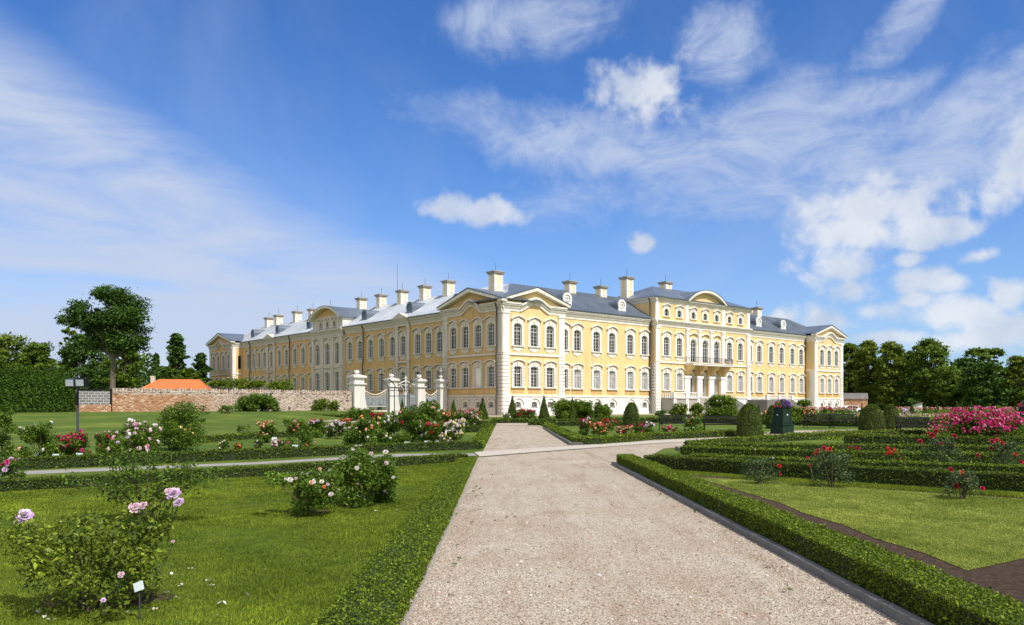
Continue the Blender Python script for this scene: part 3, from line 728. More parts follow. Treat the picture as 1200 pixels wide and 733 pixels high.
flowers(nearest, [(29, 606, 0, .125, 'lilac'), (20, 612, .02, .06, 'lilac'), (158, 596, 0, .095, 'pale'), (168, 593, -.02, .07, 'pale'), (204, 580, .05, .115, 'lilac'), (210, 590, .03, .09, 'lilac'), (198, 577, .05, .07, 'pale'),
    (142, 674, -.45, .05, 'pale'), (121, 704, -.5, .04, 'lilac'), (203, 635, .1, .03, 'pale')])
arching = rose_bush(168, 613, 185, 84, 'lilac', 2, 'loose shrub with long bare arching canes, standing behind the nearest lilac rose bush', leaf='leaf_rose', canes=0, leggy=.5, dens=.0, bloom=.05)
for ch in list(arching.children):
    if ch.name.startswith('foliage') or ch.name.startswith('stems'): bpy.data.objects.remove(ch)
mb = MB(); Lf = []
for (tx, tz, ty) in ((-.95, .55, 0), (-.62, .50, .2), (-.30, .92, .1), (-.15, .70, -.1), (-.45, .80, .2), (.1, .86, .1), (.38, .66, .1), (.62, .74, 0), (1.02, .62, .1), (.85, .55, -.1), (-.1, .45, 0), (.2, .4, .1), (-.5, .35, .1)):
    p = [(0, 0, 0), (tx * .25, ty * .3, tz * .5), (tx * .65, ty * .7, tz * .88), (tx, ty, tz)]; mb.tube(p, [.014, .011, .008, .003], 5)
    for k in range(230):
        t = .35 + .65 * rng.random() ** .6; a = Vector(p[1]).lerp(Vector(p[2]), min(1, t * 1.5)) if t < .66 else Vector(p[2]).lerp(Vector(p[3]), (t - .66) * 3)
        Lf.append(np.array(a) + rng.normal(size=3) * [.075, .09, .055])
mb.build('stems', 'cane', arching); link('foliage', cloud_mesh('foliage', leaves(np.array(Lf), .042, .6), 'leaf_rose'), arching)
rose_bush(360, 604, 96, 48, 'white', 18, 'round bush of white roses, lower of the two bushes on the near lawn', bloom=.062, leggy=.04, dens=2.6, colors=['white', 'white', 'peach', 'white', 'pale'])
rose_bush(430, 591, 96, 60, 'white', 26, 'taller bush of white roses, upper right of the pair on the near lawn', bloom=.062, leggy=.04, dens=2.6, colors=['white', 'white', 'pale'], canes=9)
def by_label(q): return [o for o in bpy.data.objects if o.get('label', '').startswith(q)][0]
def heads(root, lst, dY):
    for (px, y, size, col) in lst:
        Y = root.location.y + dY; X = at_(px, Y); Z = CAM_H - (y - HOR) / F_PX * Y
        o = link('blossom', bloom_mesh(col, 0), root, (X - root.location.x, dY, Z)); o.scale = (size,) * 3
        o.rotation_euler = Vector((random.uniform(-.4, .4), -.8, .8)).to_track_quat('Z', 'Y').to_euler()
at_ = lambda px, Y: (px - 600) / F_PX * Y
heads(by_label('round bush of white'), [(340, 563, .085, 'white'), (347, 561, .05, 'pale'), (368, 564, .06, 'white'), (377, 565, .07, 'white'), (384, 568, .05, 'pale'), (388, 580, .08, 'white'), (380, 571, .06, 'orange'), (375, 550, .05, 'peach')], -.42)
heads(by_label('taller bush of white'), [(407, 577, .085, 'white'), (425, 583, .085, 'white'), (438, 553, .06, 'pale'), (452, 530.5, .09, 'white'), (435, 532, .07, 'pale'), (422, 545, .055, 'white'), (461, 560, .06, 'white'), (412, 556, .05, 'peach')], -.42)
# rose shrubs on the right, by the pale lawn
rose_bush(974, 572, 50, 42, 'red', 0, 'tall rose with one broad crimson flower head, beside the pale triangular lawn', leaf='leaf_rose_blue', leggy=.15, dens=.9, canes=7)
o = [o for o in bpy.data.objects if o.get('label', '').startswith('tall rose with one broad')][0]
flowers(o, [(958, 529, 0, .10, 'crimson'), (965, 526, 0, .12, 'crimson'), (972, 527, .05, .10, 'red'), (956, 532, -.05, .07, 'red'), (946, 537, 0, .07, 'crimson'), (949, 546, -.05, .06, 'darkred')])
rose_bush(890, 568, 44, 30, 'crimson', 0, 'sparse brownish rose shrub with two red flowers on one stem by the pale lawn', leaf='leaf_rose_blue', leggy=.15, dens=.55, canes=8)
o = [o for o in bpy.data.objects if o.get('label', '').startswith('sparse brownish')][0]
flowers(o, [(913, 546.5, 0, .09, 'red'), (914, 556, 0, .07, 'crimson'), (885, 527, 0, .03, 'pale'), (906, 537, 0, .035, 'white')])
rose_bush(1128, 586, 44, 34, 'red', 0, 'low rose with three red flower clusters standing on the pale lawn edge', leaf='leaf_rose_blue', leggy=.1, dens=.8, canes=6)
o = [o for o in bpy.data.objects if o.get('label', '').startswith('low rose with three')][0]
flowers(o, [(1114, 551, 0, .09, 'darkred'), (1127, 555, 0, .11, 'red'), (1133, 562, 0, .12, 'red'), (1120, 570, 0, .11, 'red'), (1151, 573, 0, .09, 'crimson'), (1138, 566, 0, .08, 'darkred')])
rose_bush(1105, 546, 42, 30, 'darkred', 0, 'dark red rose with dusky heads, left of the magenta bush and above the hedges', leaf='leaf_rose_blue', leggy=.1, dens=.9, canes=7)
o = [o for o in bpy.data.objects if o.get('label', '').startswith('dark red rose with dusky')][0]
flowers(o, [(1092, 511, 0, .17, 'darkred'), (1097, 506, 0, .15, 'darkred'), (1078, 518, 0, .15, 'darkred'), (1118, 512, 0, .16, 'darkred'), (1103, 521, 0, .13, 'darkred'), (1115, 522, 0, .12, 'darkred'), (1088, 509, .1, .13, 'darkred')])
rose_bush(1178, 546, 38, 28, 'crimson', 0, 'red rose with pale stems standing between magenta bush and photo edge', leaf='leaf_rose_blue', leggy=.1, dens=.8, canes=7)
o = [o for o in bpy.data.objects if o.get('label', '').startswith('red rose with pale stems')][0]
flowers(o, [(1162, 518, 0, .17, 'crimson'), (1174, 520, 0, .14, 'red'), (1161, 526, 0, .13, 'darkred'), (1190, 533, 0, .12, 'red'), (1146, 534, 0, .12, 'darkred'), (1196, 542, 0, .14, 'crimson'), (1168, 516, .1, .12, 'crimson')])
rose_bush(1052, 543, 34, 15, 'red', 14, 'low bright red rose growing between the second and third hedges', bloom=.11, leggy=.2, dens=.7)
rose_bush(1000, 540, 22, 15, 'crimson', 8, 'small crimson rose cluster rising left of the low bright red rose', bloom=.12, leggy=.2, dens=.6)
rose_bush(1168, 520, 90, 30, 'magenta', 1400, 'very large magenta rose bush covered in flowers, right of the open garden bench', bloom=.12, leggy=.05, dens=1.3, canes=8, world=(18.3, 31.5), colors=['magenta', 'magenta', 'magenta', 'crimson', 'pink'],
    clusters=[(-1.7, 0, .45, .38), (-1.35, 0, .80, .38), (-.8, 0, .95, .4), (-.2, 0, 1.0, .42), (.4, 0, .98, .42), (1.0, 0, .92, .42), (1.5, 0, .78, .42), (1.9, 0, .5, .4), (-1.2, -.3, .4, .45), (-.4, -.5, .4, .5), (.5, -.5, .4, .5), (1.2, -.4, .45, .5), (-.6, -.3, .7, .45), (.3, -.3, .7, .45), (1.0, -.2, .7, .45)])
# left garden
Ls = [
 (45, 538, 46, 40, 'white', 5, 'rose with creamy heads on tall stems, left of the crimson roses', 'leaf_rose', .17, ['white', 'white', 'peach']),
 (88, 537, 46, 28, 'crimson', 70, 'wide low crimson rose in front of the floodlight pole', 'leaf_rose', .10, ['crimson', 'crimson', 'magenta']),
 (128, 538, 40, 30, 'crimson', 16, 'rose bush with scattered crimson heads, right of the wide crimson rose', 'leaf_rose', .10, ['crimson', 'pale']),
 (163, 540, 58, 44, 'pale', 34, 'bushy rose with many pale pink heads near the garden bank', 'leaf_rose', .14, ['pale', 'pale', 'white', 'pink']),
 (14, 562, 34, 22, 'magenta', 7, 'small rose with purple pink heads before the paving path, photo edge', 'leaf_rose', .13, ['magenta', 'lilac']),
 (2, 545, 34, 66, 'white', 0, 'tall leafy green shrub cut by the left photo edge', 'leaf_rose', .1, None),
 (211, 528, 66, 54, 'yellow', 9, 'large leafy bush with yellow tips below the stone wall', 'leaf_rose', .13, ['yellow', 'yellow', 'pink']),
 (262, 530, 20, 13, 'white', 5, 'tiny rose bush with a few cream buds, left garden lawn', 'leaf_rose', .10, ['white']),
 (279, 529, 14, 8, 'orange', 12, 'low patch rose with orange heads beside the tiny cream rose', 'leaf_rose', .09, ['orange']),
 (313, 519, 26, 24, 'peach', 26, 'rose with a cap of salmon orange heads behind the pink patio rose', 'leaf_rose', .12, ['orange', 'peach', 'peach']),
 (326, 530, 22, 13, 'pale', 26, 'low patio rose with pink and white heads just behind the hedge', 'leaf_rose', .10, ['pale', 'pink', 'white']),
 (303, 529, 12, 16, 'white', 2, 'thin sparse rose left of the pink patio rose', 'leaf_rose', .1, ['white']),
 (350, 527, 34, 34, 'pink', 12, 'bright green rose bush with few salmon and pink heads', 'leaf_rose', .13, ['orange', 'pink', 'magenta']),
 (372, 513, 26, 20, 'lilac', 22, 'rose with lilac pink heads and one tall red bloom', 'leaf_rose', .15, ['lilac', 'pale', 'red']),
 (394, 515, 30, 20, 'lilac', 34, 'mauve and white rose left of the large mixed bed', 'leaf_rose', .15, ['lilac', 'pale', 'white']),
 (404, 506, 22, 14, 'red', 26, 'brick red rose behind the mauve and white rose', 'leaf_rose', .15, ['red', 'orange']),
 (424, 526, 44, 34, 'yellow', 20, 'dark leafy rose with pale yellow and coral heads, front of the mixed bed', 'leaf_rose', .14, ['yellow', 'peach', 'white', 'orange']),
 (452, 522, 34, 34, 'white', 22, 'rose with small white and yellow heads before the metal arch', 'leaf_rose', .13, ['white', 'yellow']),
 (420, 494, 40, 14, 'white', 8, 'low dark bush with white dots below the leftmost gate pier', 'leaf_rose', .14, ['white']),
 (441, 502, 24, 18, 'crimson', 36, 'dark crimson rose left of the metal arch', 'leaf_rose', .18, ['crimson', 'darkred']),
 (456, 505, 20, 18, 'white', 30, 'white rose clump at the left foot of the metal arch', 'leaf_rose_blue', .16, ['white', 'pale']),
 (478, 522, 40, 46, 'pink', 14, 'tall leafy rose with one pink cluster under the metal arch', 'leaf_rose', .15, ['pink', 'red', 'white']),
 (498, 515, 40, 42, 'white', 16, 'tall dense rose right of the metal arch with small white heads', 'leaf_rose', .12, ['white', 'pale', 'peach']),
 (512, 522, 34, 26, 'crimson', 26, 'rose with deep red clusters low in the mixed bed', 'leaf_rose', .14, ['crimson', 'red', 'white']),
 (532, 523, 30, 30, 'pale', 110, 'rounded rose smothered in white and blush heads, right end of the bed', 'leaf_rose', .12, ['white', 'pale', 'white', 'yellow']),
 (524, 505, 34, 20, 'red', 40, 'rose with red and cream heads behind the white blush rose', 'leaf_rose', .14, ['red', 'peach', 'orange']),
 (516, 497, 30, 16, 'white', 34, 'pale apricot and white rose behind the red and cream rose', 'leaf_rose', .15, ['white', 'peach', 'pink']),
 (544, 500, 30, 16, 'purple', 40, 'rose in purple and pink tones left of the largest cone', 'leaf_rose', .16, ['magenta', 'lilac', 'pink']),
 (551, 493, 34, 11, 'red', 50, 'flat row of scarlet roses behind the purple pink one', 'leaf_rose', .16, ['red', 'crimson']),
 (556, 500, 20, 13, 'pale', 24, 'small blush rose beside the purple and pink rose', 'leaf_rose', .16, ['pale', 'peach']),
 (505, 487, 28, 16, 'white', 4, 'dark green shrub at the foot of the rightmost gate pier', 'leaf_rose', .16, ['red']),
 (302, 489.6, 56, 20, 'white', 0, 'broad low green shrub against the middle of the stone wall', 'leaf_rose', .1, None),
 (376, 488, 20, 14, 'white', 0, 'round brownish shrub against the stone wall, larger of two', 'leaf_tree_olive', .1, None),
 (391, 488, 14, 12, 'white', 0, 'round brownish shrub against the stone wall, smaller of two', 'leaf_tree_olive', .1, None),
 # beyond the junction
 (612, 492, 14, 13, 'red', 22, 'red rose between the two cones in front of the palace corner', 'leaf_rose', .2, ['crimson', 'red']),
 (622, 492, 14, 12, 'crimson', 24, 'crimson rose immediately left of the second lit cone', 'leaf_rose', .2, ['crimson', 'magenta']),
 (594, 492, 12, 7, 'white', 14, 'white rose at the foot of the cone nearest the palace corner', 'leaf_rose', .2, ['white']),
 (663, 491, 34, 22, 'white', 0, 'dense tall green shrub left part of the pair before the sunny facade', 'leaf_tree', .2, None),
 (682, 491, 30, 20, 'white', 0, 'dense green shrub hiding the third cone before the sunny facade', 'leaf_tree', .2, None),
 (706, 491, 24, 17, 'white', 0, 'green shrub around the base of the fourth cone', 'leaf_tree', .2, None),
 (686, 510, 22, 18, 'pink', 14, 'rose with a raised pink head at the left of the coral bed', 'leaf_rose', .2, ['pink', 'crimson', 'pale']),
 (701, 511, 26, 14, 'orange', 40, 'coral and orange rose in the bed beyond the junction', 'leaf_rose', .15, ['orange', 'red', 'peach']),
 (713, 505, 18, 12, 'red', 30, 'deep red rose behind the coral and orange rose', 'leaf_rose', .15, ['red', 'crimson']),
 (733, 510, 26, 9, 'red', 40, 'low dusty red roses in front of the domed yew by the coral bed', 'leaf_rose', .13, ['crimson', 'peach']),
 (749, 509, 12, 12, 'magenta', 18, 'purple red rose right of the domed yew', 'leaf_rose', .14, ['darkred', 'magenta']),
 (760, 509, 16, 13, 'pale', 16, 'rose with large pale pink heads right of the purple red rose', 'leaf_rose', .16, ['pale', 'lilac']),
 (783, 509, 22, 8, 'pink', 26, 'low pink rose row in front of the left dark bench', 'leaf_rose', .13, ['pink', 'crimson']),
 (812, 508, 26, 18, 'white', 12, 'leafy rose with white heads standing between the two dark benches', 'leaf_rose', .14, ['white', 'crimson']),
 (775, 490, 14, 9, 'white', 0, 'small dark round shrub before the palace terrace', 'leaf_tree_deep', .2, None),
 (796, 492, 22, 18, 'white', 8, 'pale leafy shrub before the terrace balustrade', 'leaf_rose_yellow', .2, ['white']),
 (816, 493, 20, 20, 'peach', 12, 'leafy shrub with orange heads before the palace doors', 'leaf_rose_yellow', .2, ['orange', 'white']),
 (846, 492, 44, 28, 'white', 30, 'broad dark rose shrub with white heads before the palace stair', 'leaf_tree', .22, ['white', 'pale']),
 (930, 491, 24, 14, 'yellow', 0, 'yellow green shrub just right of the green planter', 'leaf_rose_yellow', .2, None),
 (948, 491, 20, 12, 'orange', 34, 'orange rose right of the yellow green shrub', 'leaf_rose', .2, ['orange', 'peach']),
 (900, 493, 16, 11, 'peach', 20, 'salmon rose left of the green planter', 'leaf_rose', .2, ['peach', 'orange']),
 (970, 489, 24, 10, 'crimson', 20, 'reddish rose shrub below the far palace pavilion', 'leaf_rose', .2, ['crimson']),
 (990, 489, 22, 9, 'pink', 14, 'green rose shrub between far pavilion and the wide domed yew', 'leaf_rose', .2, ['pink']),
]
for px, yb, w_, h_, col, nb, lab, lf, bs, cols in Ls:
    nb = int(nb * 1.5)
    isrose = nb > 0
    rose_bush(px, yb, w_, h_, col, nb, lab, leaf=lf, bloom=bs, colors=cols, name='rose_bush' if isrose else 'shrub', cat='rose bush' if isrose else 'shrub',
              group='rose bushes of the garden' if isrose else 'green shrubs of the garden', leggy=.05, dens=2.3, canes=5)
# small garden tree before the far pavilion
for px, yb, w_, h_, lab in ((232, 500, 22, 7, 'low round shrub on the grass right of the large leafy bush'), (266, 493, 26, 9, 'low spreading shrub near the wall, left of the broad green one'), (285, 508, 20, 8, 'small green shrub on the bank before the salmon rose'), (340, 500, 26, 8, 'low shrub on the grass behind the bright green rose')):
    rose_bush(px, yb, w_, h_, 'white', 0, lab, leaf='leaf_rose', name='shrub', cat='shrub', group='green shrubs of the garden', leggy=.05, dens=1.8, canes=4)
rose_bush(1061, 490, 9, 10, 'lilac', 40, 'pale lilac flowering plant between the bench and the narrow yew dome', bloom=.22, name='flowering_plant', cat='plant', group=None, leggy=.1, canes=4)
# distant rose beds that read as one carpet
def bed(name, poly, hgt, n, leafs, petals, label, lf=.16, bl=.16, nb=900):
    P = polygon_area_pts(n, poly); z = hgt * rng.random(n) ** .7 * (.6 + .5 * np.sin(P[:, 0] * .9) * np.sin(P[:, 1] * .7 + 1))
    o = link(name, cloud_mesh('foliage', leaves(np.column_stack([P, np.abs(z)]), lf, .5), leafs), kind='stuff', label=label, cat='flower bed')
    for c_ in petals:
        Q = polygon_area_pts(nb // len(petals), poly); zz = hgt * (.8 + .35 * rng.random(len(Q)))
        link('blossoms', cloud_mesh('blossoms', np.concatenate([BL[2] * bl * random.uniform(.7, 1.3) + np.array([q[0], q[1], h_]) for q, h_ in zip(Q, zz)]), 'petal_' + c_), o)
bed('flower_bed', [gp(1040, 489), gp(1240, 489), gp(1240, 481.5), gp(1040, 481.5)], 1.0, 15000, 'leaf_rose', ['crimson', 'red', 'pink', 'peach', 'white'], 'distant carpet of red and pink roses before the trees', .22, .26, 1300)
bed('flower_bed', [gp(925, 491.5), gp(1004, 490.5), gp(1004, 486.5), gp(925, 487)], 1.1, 6000, 'leaf_rose', ['crimson', 'orange', 'pink'], 'distant mixed rose bed behind the two dark benches', .2, .22, 260)
bed('flower_bed', [gp(1000, 494.5), gp(1105, 496), gp(1150, 490.5), gp(1000, 490)], .55, 7000, 'leaf_rose_yellow', ['yellow', 'white', 'pink'], 'low pale flower bed behind the open garden bench', .14, .15, 420)
bed('ground_cover', [gp(900, 514.5), gp(935, 508.5), gp(1010, 505.2), gp(1100, 506.5), gp(1220, 511.5), gp(1130, 519), gp(1010, 518)], .22, 14000, 'leaf_box', ['crimson'], 'leafy ground cover between the hedges', .085, .07, 40)
#ROSES_END
#TREES_BEGIN
# ------------------------------------------------------------------ trees
def tree(x, y, H, Wd, label, leaf='leaf_tree', n=6500, ls=None, trunk=.2, blobs=None, lean=0, name='tree', cat='tree', group='park trees behind the gardens', shape='round', z0=None, seed=0, rad=None, low=.12, nb=None):
    rs = random.Random(seed * 977 + 13); dist = math.hypot(x, y); z = ground_z(x, y) if z0 is None else z0
    root = empty(name, (x, y, z), 0, label=label, cat=cat, group=group)
    ls = ls or dist * .0030
    B_ = []
    if blobs: B_ = [(bx, by, bz, br) for bx, by, bz, br in blobs]
    else:
        k = nb or 34
        for i in range(k):
            t = (i + .5) / k; zz = H * (low + (1 - low) * t)
            prof = {'round': math.sin(math.pi * min(1, .10 + .88 * t)) ** .6, 'cone': (1 - t) ** .8 * .95 + .1, 'flame': math.sin(math.pi * min(1, .15 + .85 * t)) ** .9, 'oval': math.sin(math.pi * (.06 + .92 * t)) ** .75}[shape]
            a = i * 2.399 + rs.uniform(-.5, .5); r_ = Wd / 2 * prof * rs.uniform(.25, .82)
            br = Wd * rs.uniform(.075, .15) * (1.0 if shape != 'cone' else .7)
            B_.append((r_ * math.cos(a) + lean * zz, r_ * math.sin(a) * .8, min(zz, H - br * .8), br))
    th = max(b_[2] for b_ in B_) * .80; tr = MB(); r0 = rad or H * .024
    ax = lambda zz: (lean * zz + .12 * math.sin(zz * .5 + seed) * (1 if H > 6 else .2), .1 * math.cos(zz * .4), zz)
    tr.tube([(0, 0, -.3)] + [ax(th * q) for q in (.05, .25, .5, .75, 1)], [r0 * 1.35, r0 * 1.05, r0 * .9, r0 * .7, r0 * .45, r0 * .15], 8)
    tr.build('trunk', 'bark', root)
    br = MB()
    for bx, by, bz, rr in B_[::2] if not blobs else B_:
        s_ = ax(min(th * .95, max(H * trunk, bz * .62))); e = (bx, by, bz)
        m_ = ((s_[0] * .5 + e[0] * .5), (s_[1] + e[1]) * .5, s_[2] * .35 + e[2] * .65 - rr * .3)
        br.tube([s_, m_, e], [r0 * .42, r0 * .26, r0 * .06], 5)
    br.build('branches', 'bark', root)
    C = np.array(B_); vol = C[:, 3] ** 2; idx = rng.choice(len(C), n, p=vol / vol.sum())
    # leaves cluster in small sprays inside each mass
    ns = max(40, n // 22); si = rng.choice(len(C), ns, p=vol / vol.sum())
    sp_ = C[si, :3] + unit(rng.normal(size=(ns, 3))) * (rng.random((ns, 1)) ** .38) * C[si, 3:4] * [1.08, 1.08, .8]
    j = rng.integers(ns, size=n); P = sp_[j] + rng.normal(size=(n, 3)) * (C[si, 3][j] * .25)[:, None] * [1.2, 1.2, .6]
    P[:, 2] = np.maximum(P[:, 2], .2)
    tone = np.clip(rng.random(n) * .55 + (rng.random(ns) * .5)[j], 0, 1)
    nn_ = unit(P - C[si, :3][j])
    link('crown', cloud_mesh('crown', leaves(P, ls, .5, nn_ * .5, .7), leaf, tone), root)
    return root
def at(px, Y): return (px - 600) / F_PX * Y
def hh(y, Y): return CAM_H + (HOR - y) / F_PX * Y
# the big lone tree on the left
Yb = 104.0; k = Yb / F_PX; tx = at(133, Yb)
bl = [((px - 133) * k, dy, hh(y, Yb) - .7, r * k) for px, y, r, dy in (
    (140, 349, 13, 0), (152, 358, 14, 1), (128, 346, 12, -1), (118, 343, 8, 0), (160, 370, 12, 0), (146, 372, 15, -1.5), (132, 362, 10, 1), (156, 386, 13, 1), (142, 392, 13, -1), (164, 398, 9, 0), (128, 385, 9, 1), (150, 404, 9, 0),
    (93, 358, 9, 0), (84, 366, 9, 0), (97, 370, 10, 1), (75, 375, 8, 0), (104, 377, 9, -1), (112, 384, 9, 0), (87, 379, 8, 0), (120, 396, 10, 1), (112, 400, 8, 0), (100, 364, 8, -1), (128, 404, 8, 0), (110, 368, 8, 1), (122, 375, 10, -1), (118, 386, 10, 0), (138, 380, 14, 1), (150, 372, 14, 0), (136, 352, 12, 0), (106, 388, 8, 0), (140, 410, 8, -1), (158, 404, 10, 1), (146, 402, 11, -1), (108, 404, 9, 1), (98, 378, 9, 0), (82, 372, 8, 1), (130, 372, 13, 0))]
tree(tx, Yb, 15, 10, 'tall old broad tree with a forked crown rising behind the stone wall', 'leaf_tree_deep', 30000, .27, .45, bl, .0, group=None, rad=.40, name='tree', seed=3)
rows = [ # px, top y, Y, width px, leaf, shape, label
 (4, 397, 150, 66, 'leaf_tree_olive', 'round', 'brownish olive tree at the left photo edge above the thuja row'),
 (44, 407, 140, 56, 'leaf_tree', 'round', 'low green tree between the olive tree and the lone tree'),
 (80, 390, 145, 26, 'leaf_tree_olive', 'oval', 'thin half bare tree left of the tall forked tree'),
 (97, 397, 125, 66, 'leaf_tree_deep', 'round', 'dark bushy tree directly left of the tall tree trunk'),
 (146, 406, 122, 50, 'leaf_tree', 'round', 'dark bushy tree directly right of the tall tree trunk'),
 (183, 418, 190, 22, 'leaf_tree_deep', 'cone', 'smaller dark spruce behind the orange roof'),
 (207, 394, 190, 34, 'leaf_tree_deep', 'flame', 'taller pointed spruce behind the orange roof'),
 (235, 418, 190, 24, 'leaf_tree_deep', 'round', 'round dark tree between the orange roof and palace'),
 (192, 434, 180, 34, 'leaf_tree', 'round', 'low green tree in front of the two spruces'),
 (222, 436, 175, 30, 'leaf_tree', 'round', 'low green tree right of the taller spruce'),
 (995, 402, 205, 44, 'leaf_tree_olive', 'oval', 'olive tree partly hidden by the far palace pavilion'),
 (1017, 400, 196, 44, 'leaf_tree_olive', 'oval', 'tall olive linden second from the palace end'),
 (1043, 401, 190, 50, 'leaf_tree_olive', 'oval', 'broad olive linden behind the right domed yews'),
 (1090, 398, 185, 58, 'leaf_tree', 'oval', 'highest tree of the right row, open airy crown'),
 (1112, 430, 178, 46, 'leaf_tree', 'round', 'lower drooping tree right of the highest one'),
 (1130, 420, 210, 44, 'leaf_tree_deep', 'round', 'dark tree behind the bright rounded maple'),
 (1142, 408, 225, 46, 'leaf_tree', 'oval', 'sparse feathery grey green tree behind the maple'),
 (1165, 408, 225, 42, 'leaf_tree', 'oval', 'second sparse feathery tree behind the maple'),
 (1154, 425, 170, 62, 'leaf_tree_deep', 'round', 'rounded deep green maple above the magenta roses'),
 (1196, 418, 168, 48, 'leaf_tree_olive', 'oval', 'brown green tree at the right photo edge'),
 (1235, 410, 172, 60, 'leaf_tree', 'oval', 'green tree just beyond the right photo edge'),
 (1065, 412, 215, 50, 'leaf_tree_deep', 'round', 'dark tree filling the gap left of the highest tree'),
]
for i, (px, ty, Y, wp, lf, shp, lab) in enumerate(rows):
    H = hh(ty, Y); sparse = 'sparse' in lab or 'half bare' in lab
    low = .42 if sparse else (.08 if px > 900 else .1)
    tree(at(px, Y), Y, H, wp / F_PX * Y, lab, lf, 2600 if sparse else 15000, Y * (.0030 if sparse else .0026), .15, shape=shp, seed=i + 1, low=low, nb=18 if sparse else 54,
         group='park trees behind the gardens' if px > 900 else 'trees beyond the stone wall')
# dark wood edge behind the right-hand row closes the gaps near the ground
def thicket(x0, x1, Y, H, n, label, lf='leaf_tree_deep'):
    P = np.column_stack([rng.uniform(x0, x1, n), Y + rng.normal(size=n) * 4, H * rng.random(n) ** 1.1])
    P[:, 2] *= .75 + .25 * np.sin(P[:, 0] * .5) * np.sin(P[:, 0] * .21 + 2)
    link('undergrowth', cloud_mesh('undergrowth', leaves(P, Y * .0042, .5, None, .75), lf), kind='stuff', label=label, cat='undergrowth')
thicket(at(985, 215), at(1330, 215), 232, 14.5, 24000, 'dark wood edge behind the right hand trees')
thicket(at(-120, 160), at(165, 160), 168, 13.0, 20000, 'dark wood edge behind the thuja row')
thicket(at(150, 200), at(250, 200), 215, 5.5, 4000, 'low wood edge behind the orange roof')
# thuja row on the bank
def thuja(px, Y, ty, wp, label, i):
    x = at(px, Y); z = ground_z(x, Y); H = hh(ty, Y) - z; W_m = wp / F_PX * Y
    root = empty('thuja', (x, Y, z), 0, label=label, cat='thuja', group='thuja row on the grass bank')
    tr = MB(); tr.tube([(0, 0, -.2), (0, 0, H * .9)], [.12, .03], 6); tr.build('trunk', 'bark', root)
    n = 3600; t = rng.random(n); zz = H * t; a = rng.random(n) * 6.283
    rr = W_m / 2 * (np.clip((1 - t) * 2.6, 0, 1) ** .6) * (.82 + .12 * np.sin(a * 5 + t * 9 + i) + .1 * np.sin(t * 23 + a * 2)) * (.75 + .25 * rng.random(n))
    P = np.column_stack([rr * np.cos(a), rr * np.sin(a), zz + .05]); nr = np.column_stack([np.cos(a), np.sin(a), np.full(n, .35)])
    V = leaves(P, .23, .1, nr, .5, -.8)
    link('crown', cloud_mesh('crown', V, 'leaf_thuja', np.clip(rng.random(n) * .7 + .3 * np.sin(t * 17 + a * 3) ** 2, 0, 1)), root)
ords = ['at the left photo edge', 'second from the left', 'third from the left', 'fourth from the left', 'fifth from the left', 'sixth from the left', 'seventh from the left', 'eighth from the left', 'ninth from the left', 'tenth, last beside the floodlight pole']
for i in range(10):
    px = -4 + i * 9.6; thuja(px, 80 + i * 1.2, 425 + (i % 3) * 1.2 + i * .8, 13.5, 'clipped columnar thuja in the dense row, ' + ords[i], i)
for i, px in enumerate((-14, -26, -40)): thuja(px, 79 - i, 424, 14, 'columnar thuja continuing the row outside the photo, ' + ('first', 'second', 'third')[i], i)
# tops of clipped lindens over the wall
for px, ty, wp, lab in ((253, 450.5, 18, 'leftmost clipped linden top over the stone wall, pale green'), (275, 447, 34, 'widest clipped linden top showing over the stone wall'), (300, 451, 18, 'small clipped linden top between two wider ones'), (327, 450, 30, 'rightmost clipped linden top over the stone wall')):
    Y = 122; x = at(px, Y); H = hh(ty, Y); w_ = wp / F_PX * Y
    tree(x, Y, H, w_, lab, 'leaf_box', 2600, .2, .3, [(w_ * .36 * math.cos(a), w_ * .2 * math.sin(a), H - w_ * .27 + (0.1 if a == 0 else 0), w_ * .24) for a in (0, 1.05, 2.1, 3.14, 4.2, 5.2)] + [(0, 0, H - w_ * .24, w_ * .24)],
         group='clipped lindens behind the wall', name='clipped_linden', cat='linden', rad=.12)
# small standard tree before the far pavilion
tree(at(942, 92), 92, hh(469.5, 92), 1.9, 'small round leafed tree before the far pavilion, right of the planter', 'leaf_tree', 1800, .16, .4, [(.35 * math.cos(a), .35 * math.sin(a), hh(473.5, 92), .42) for a in (0, 2.1, 4.2)] + [(0, 0, hh(472, 92), .5)], group=None, rad=.05, name='small_tree')

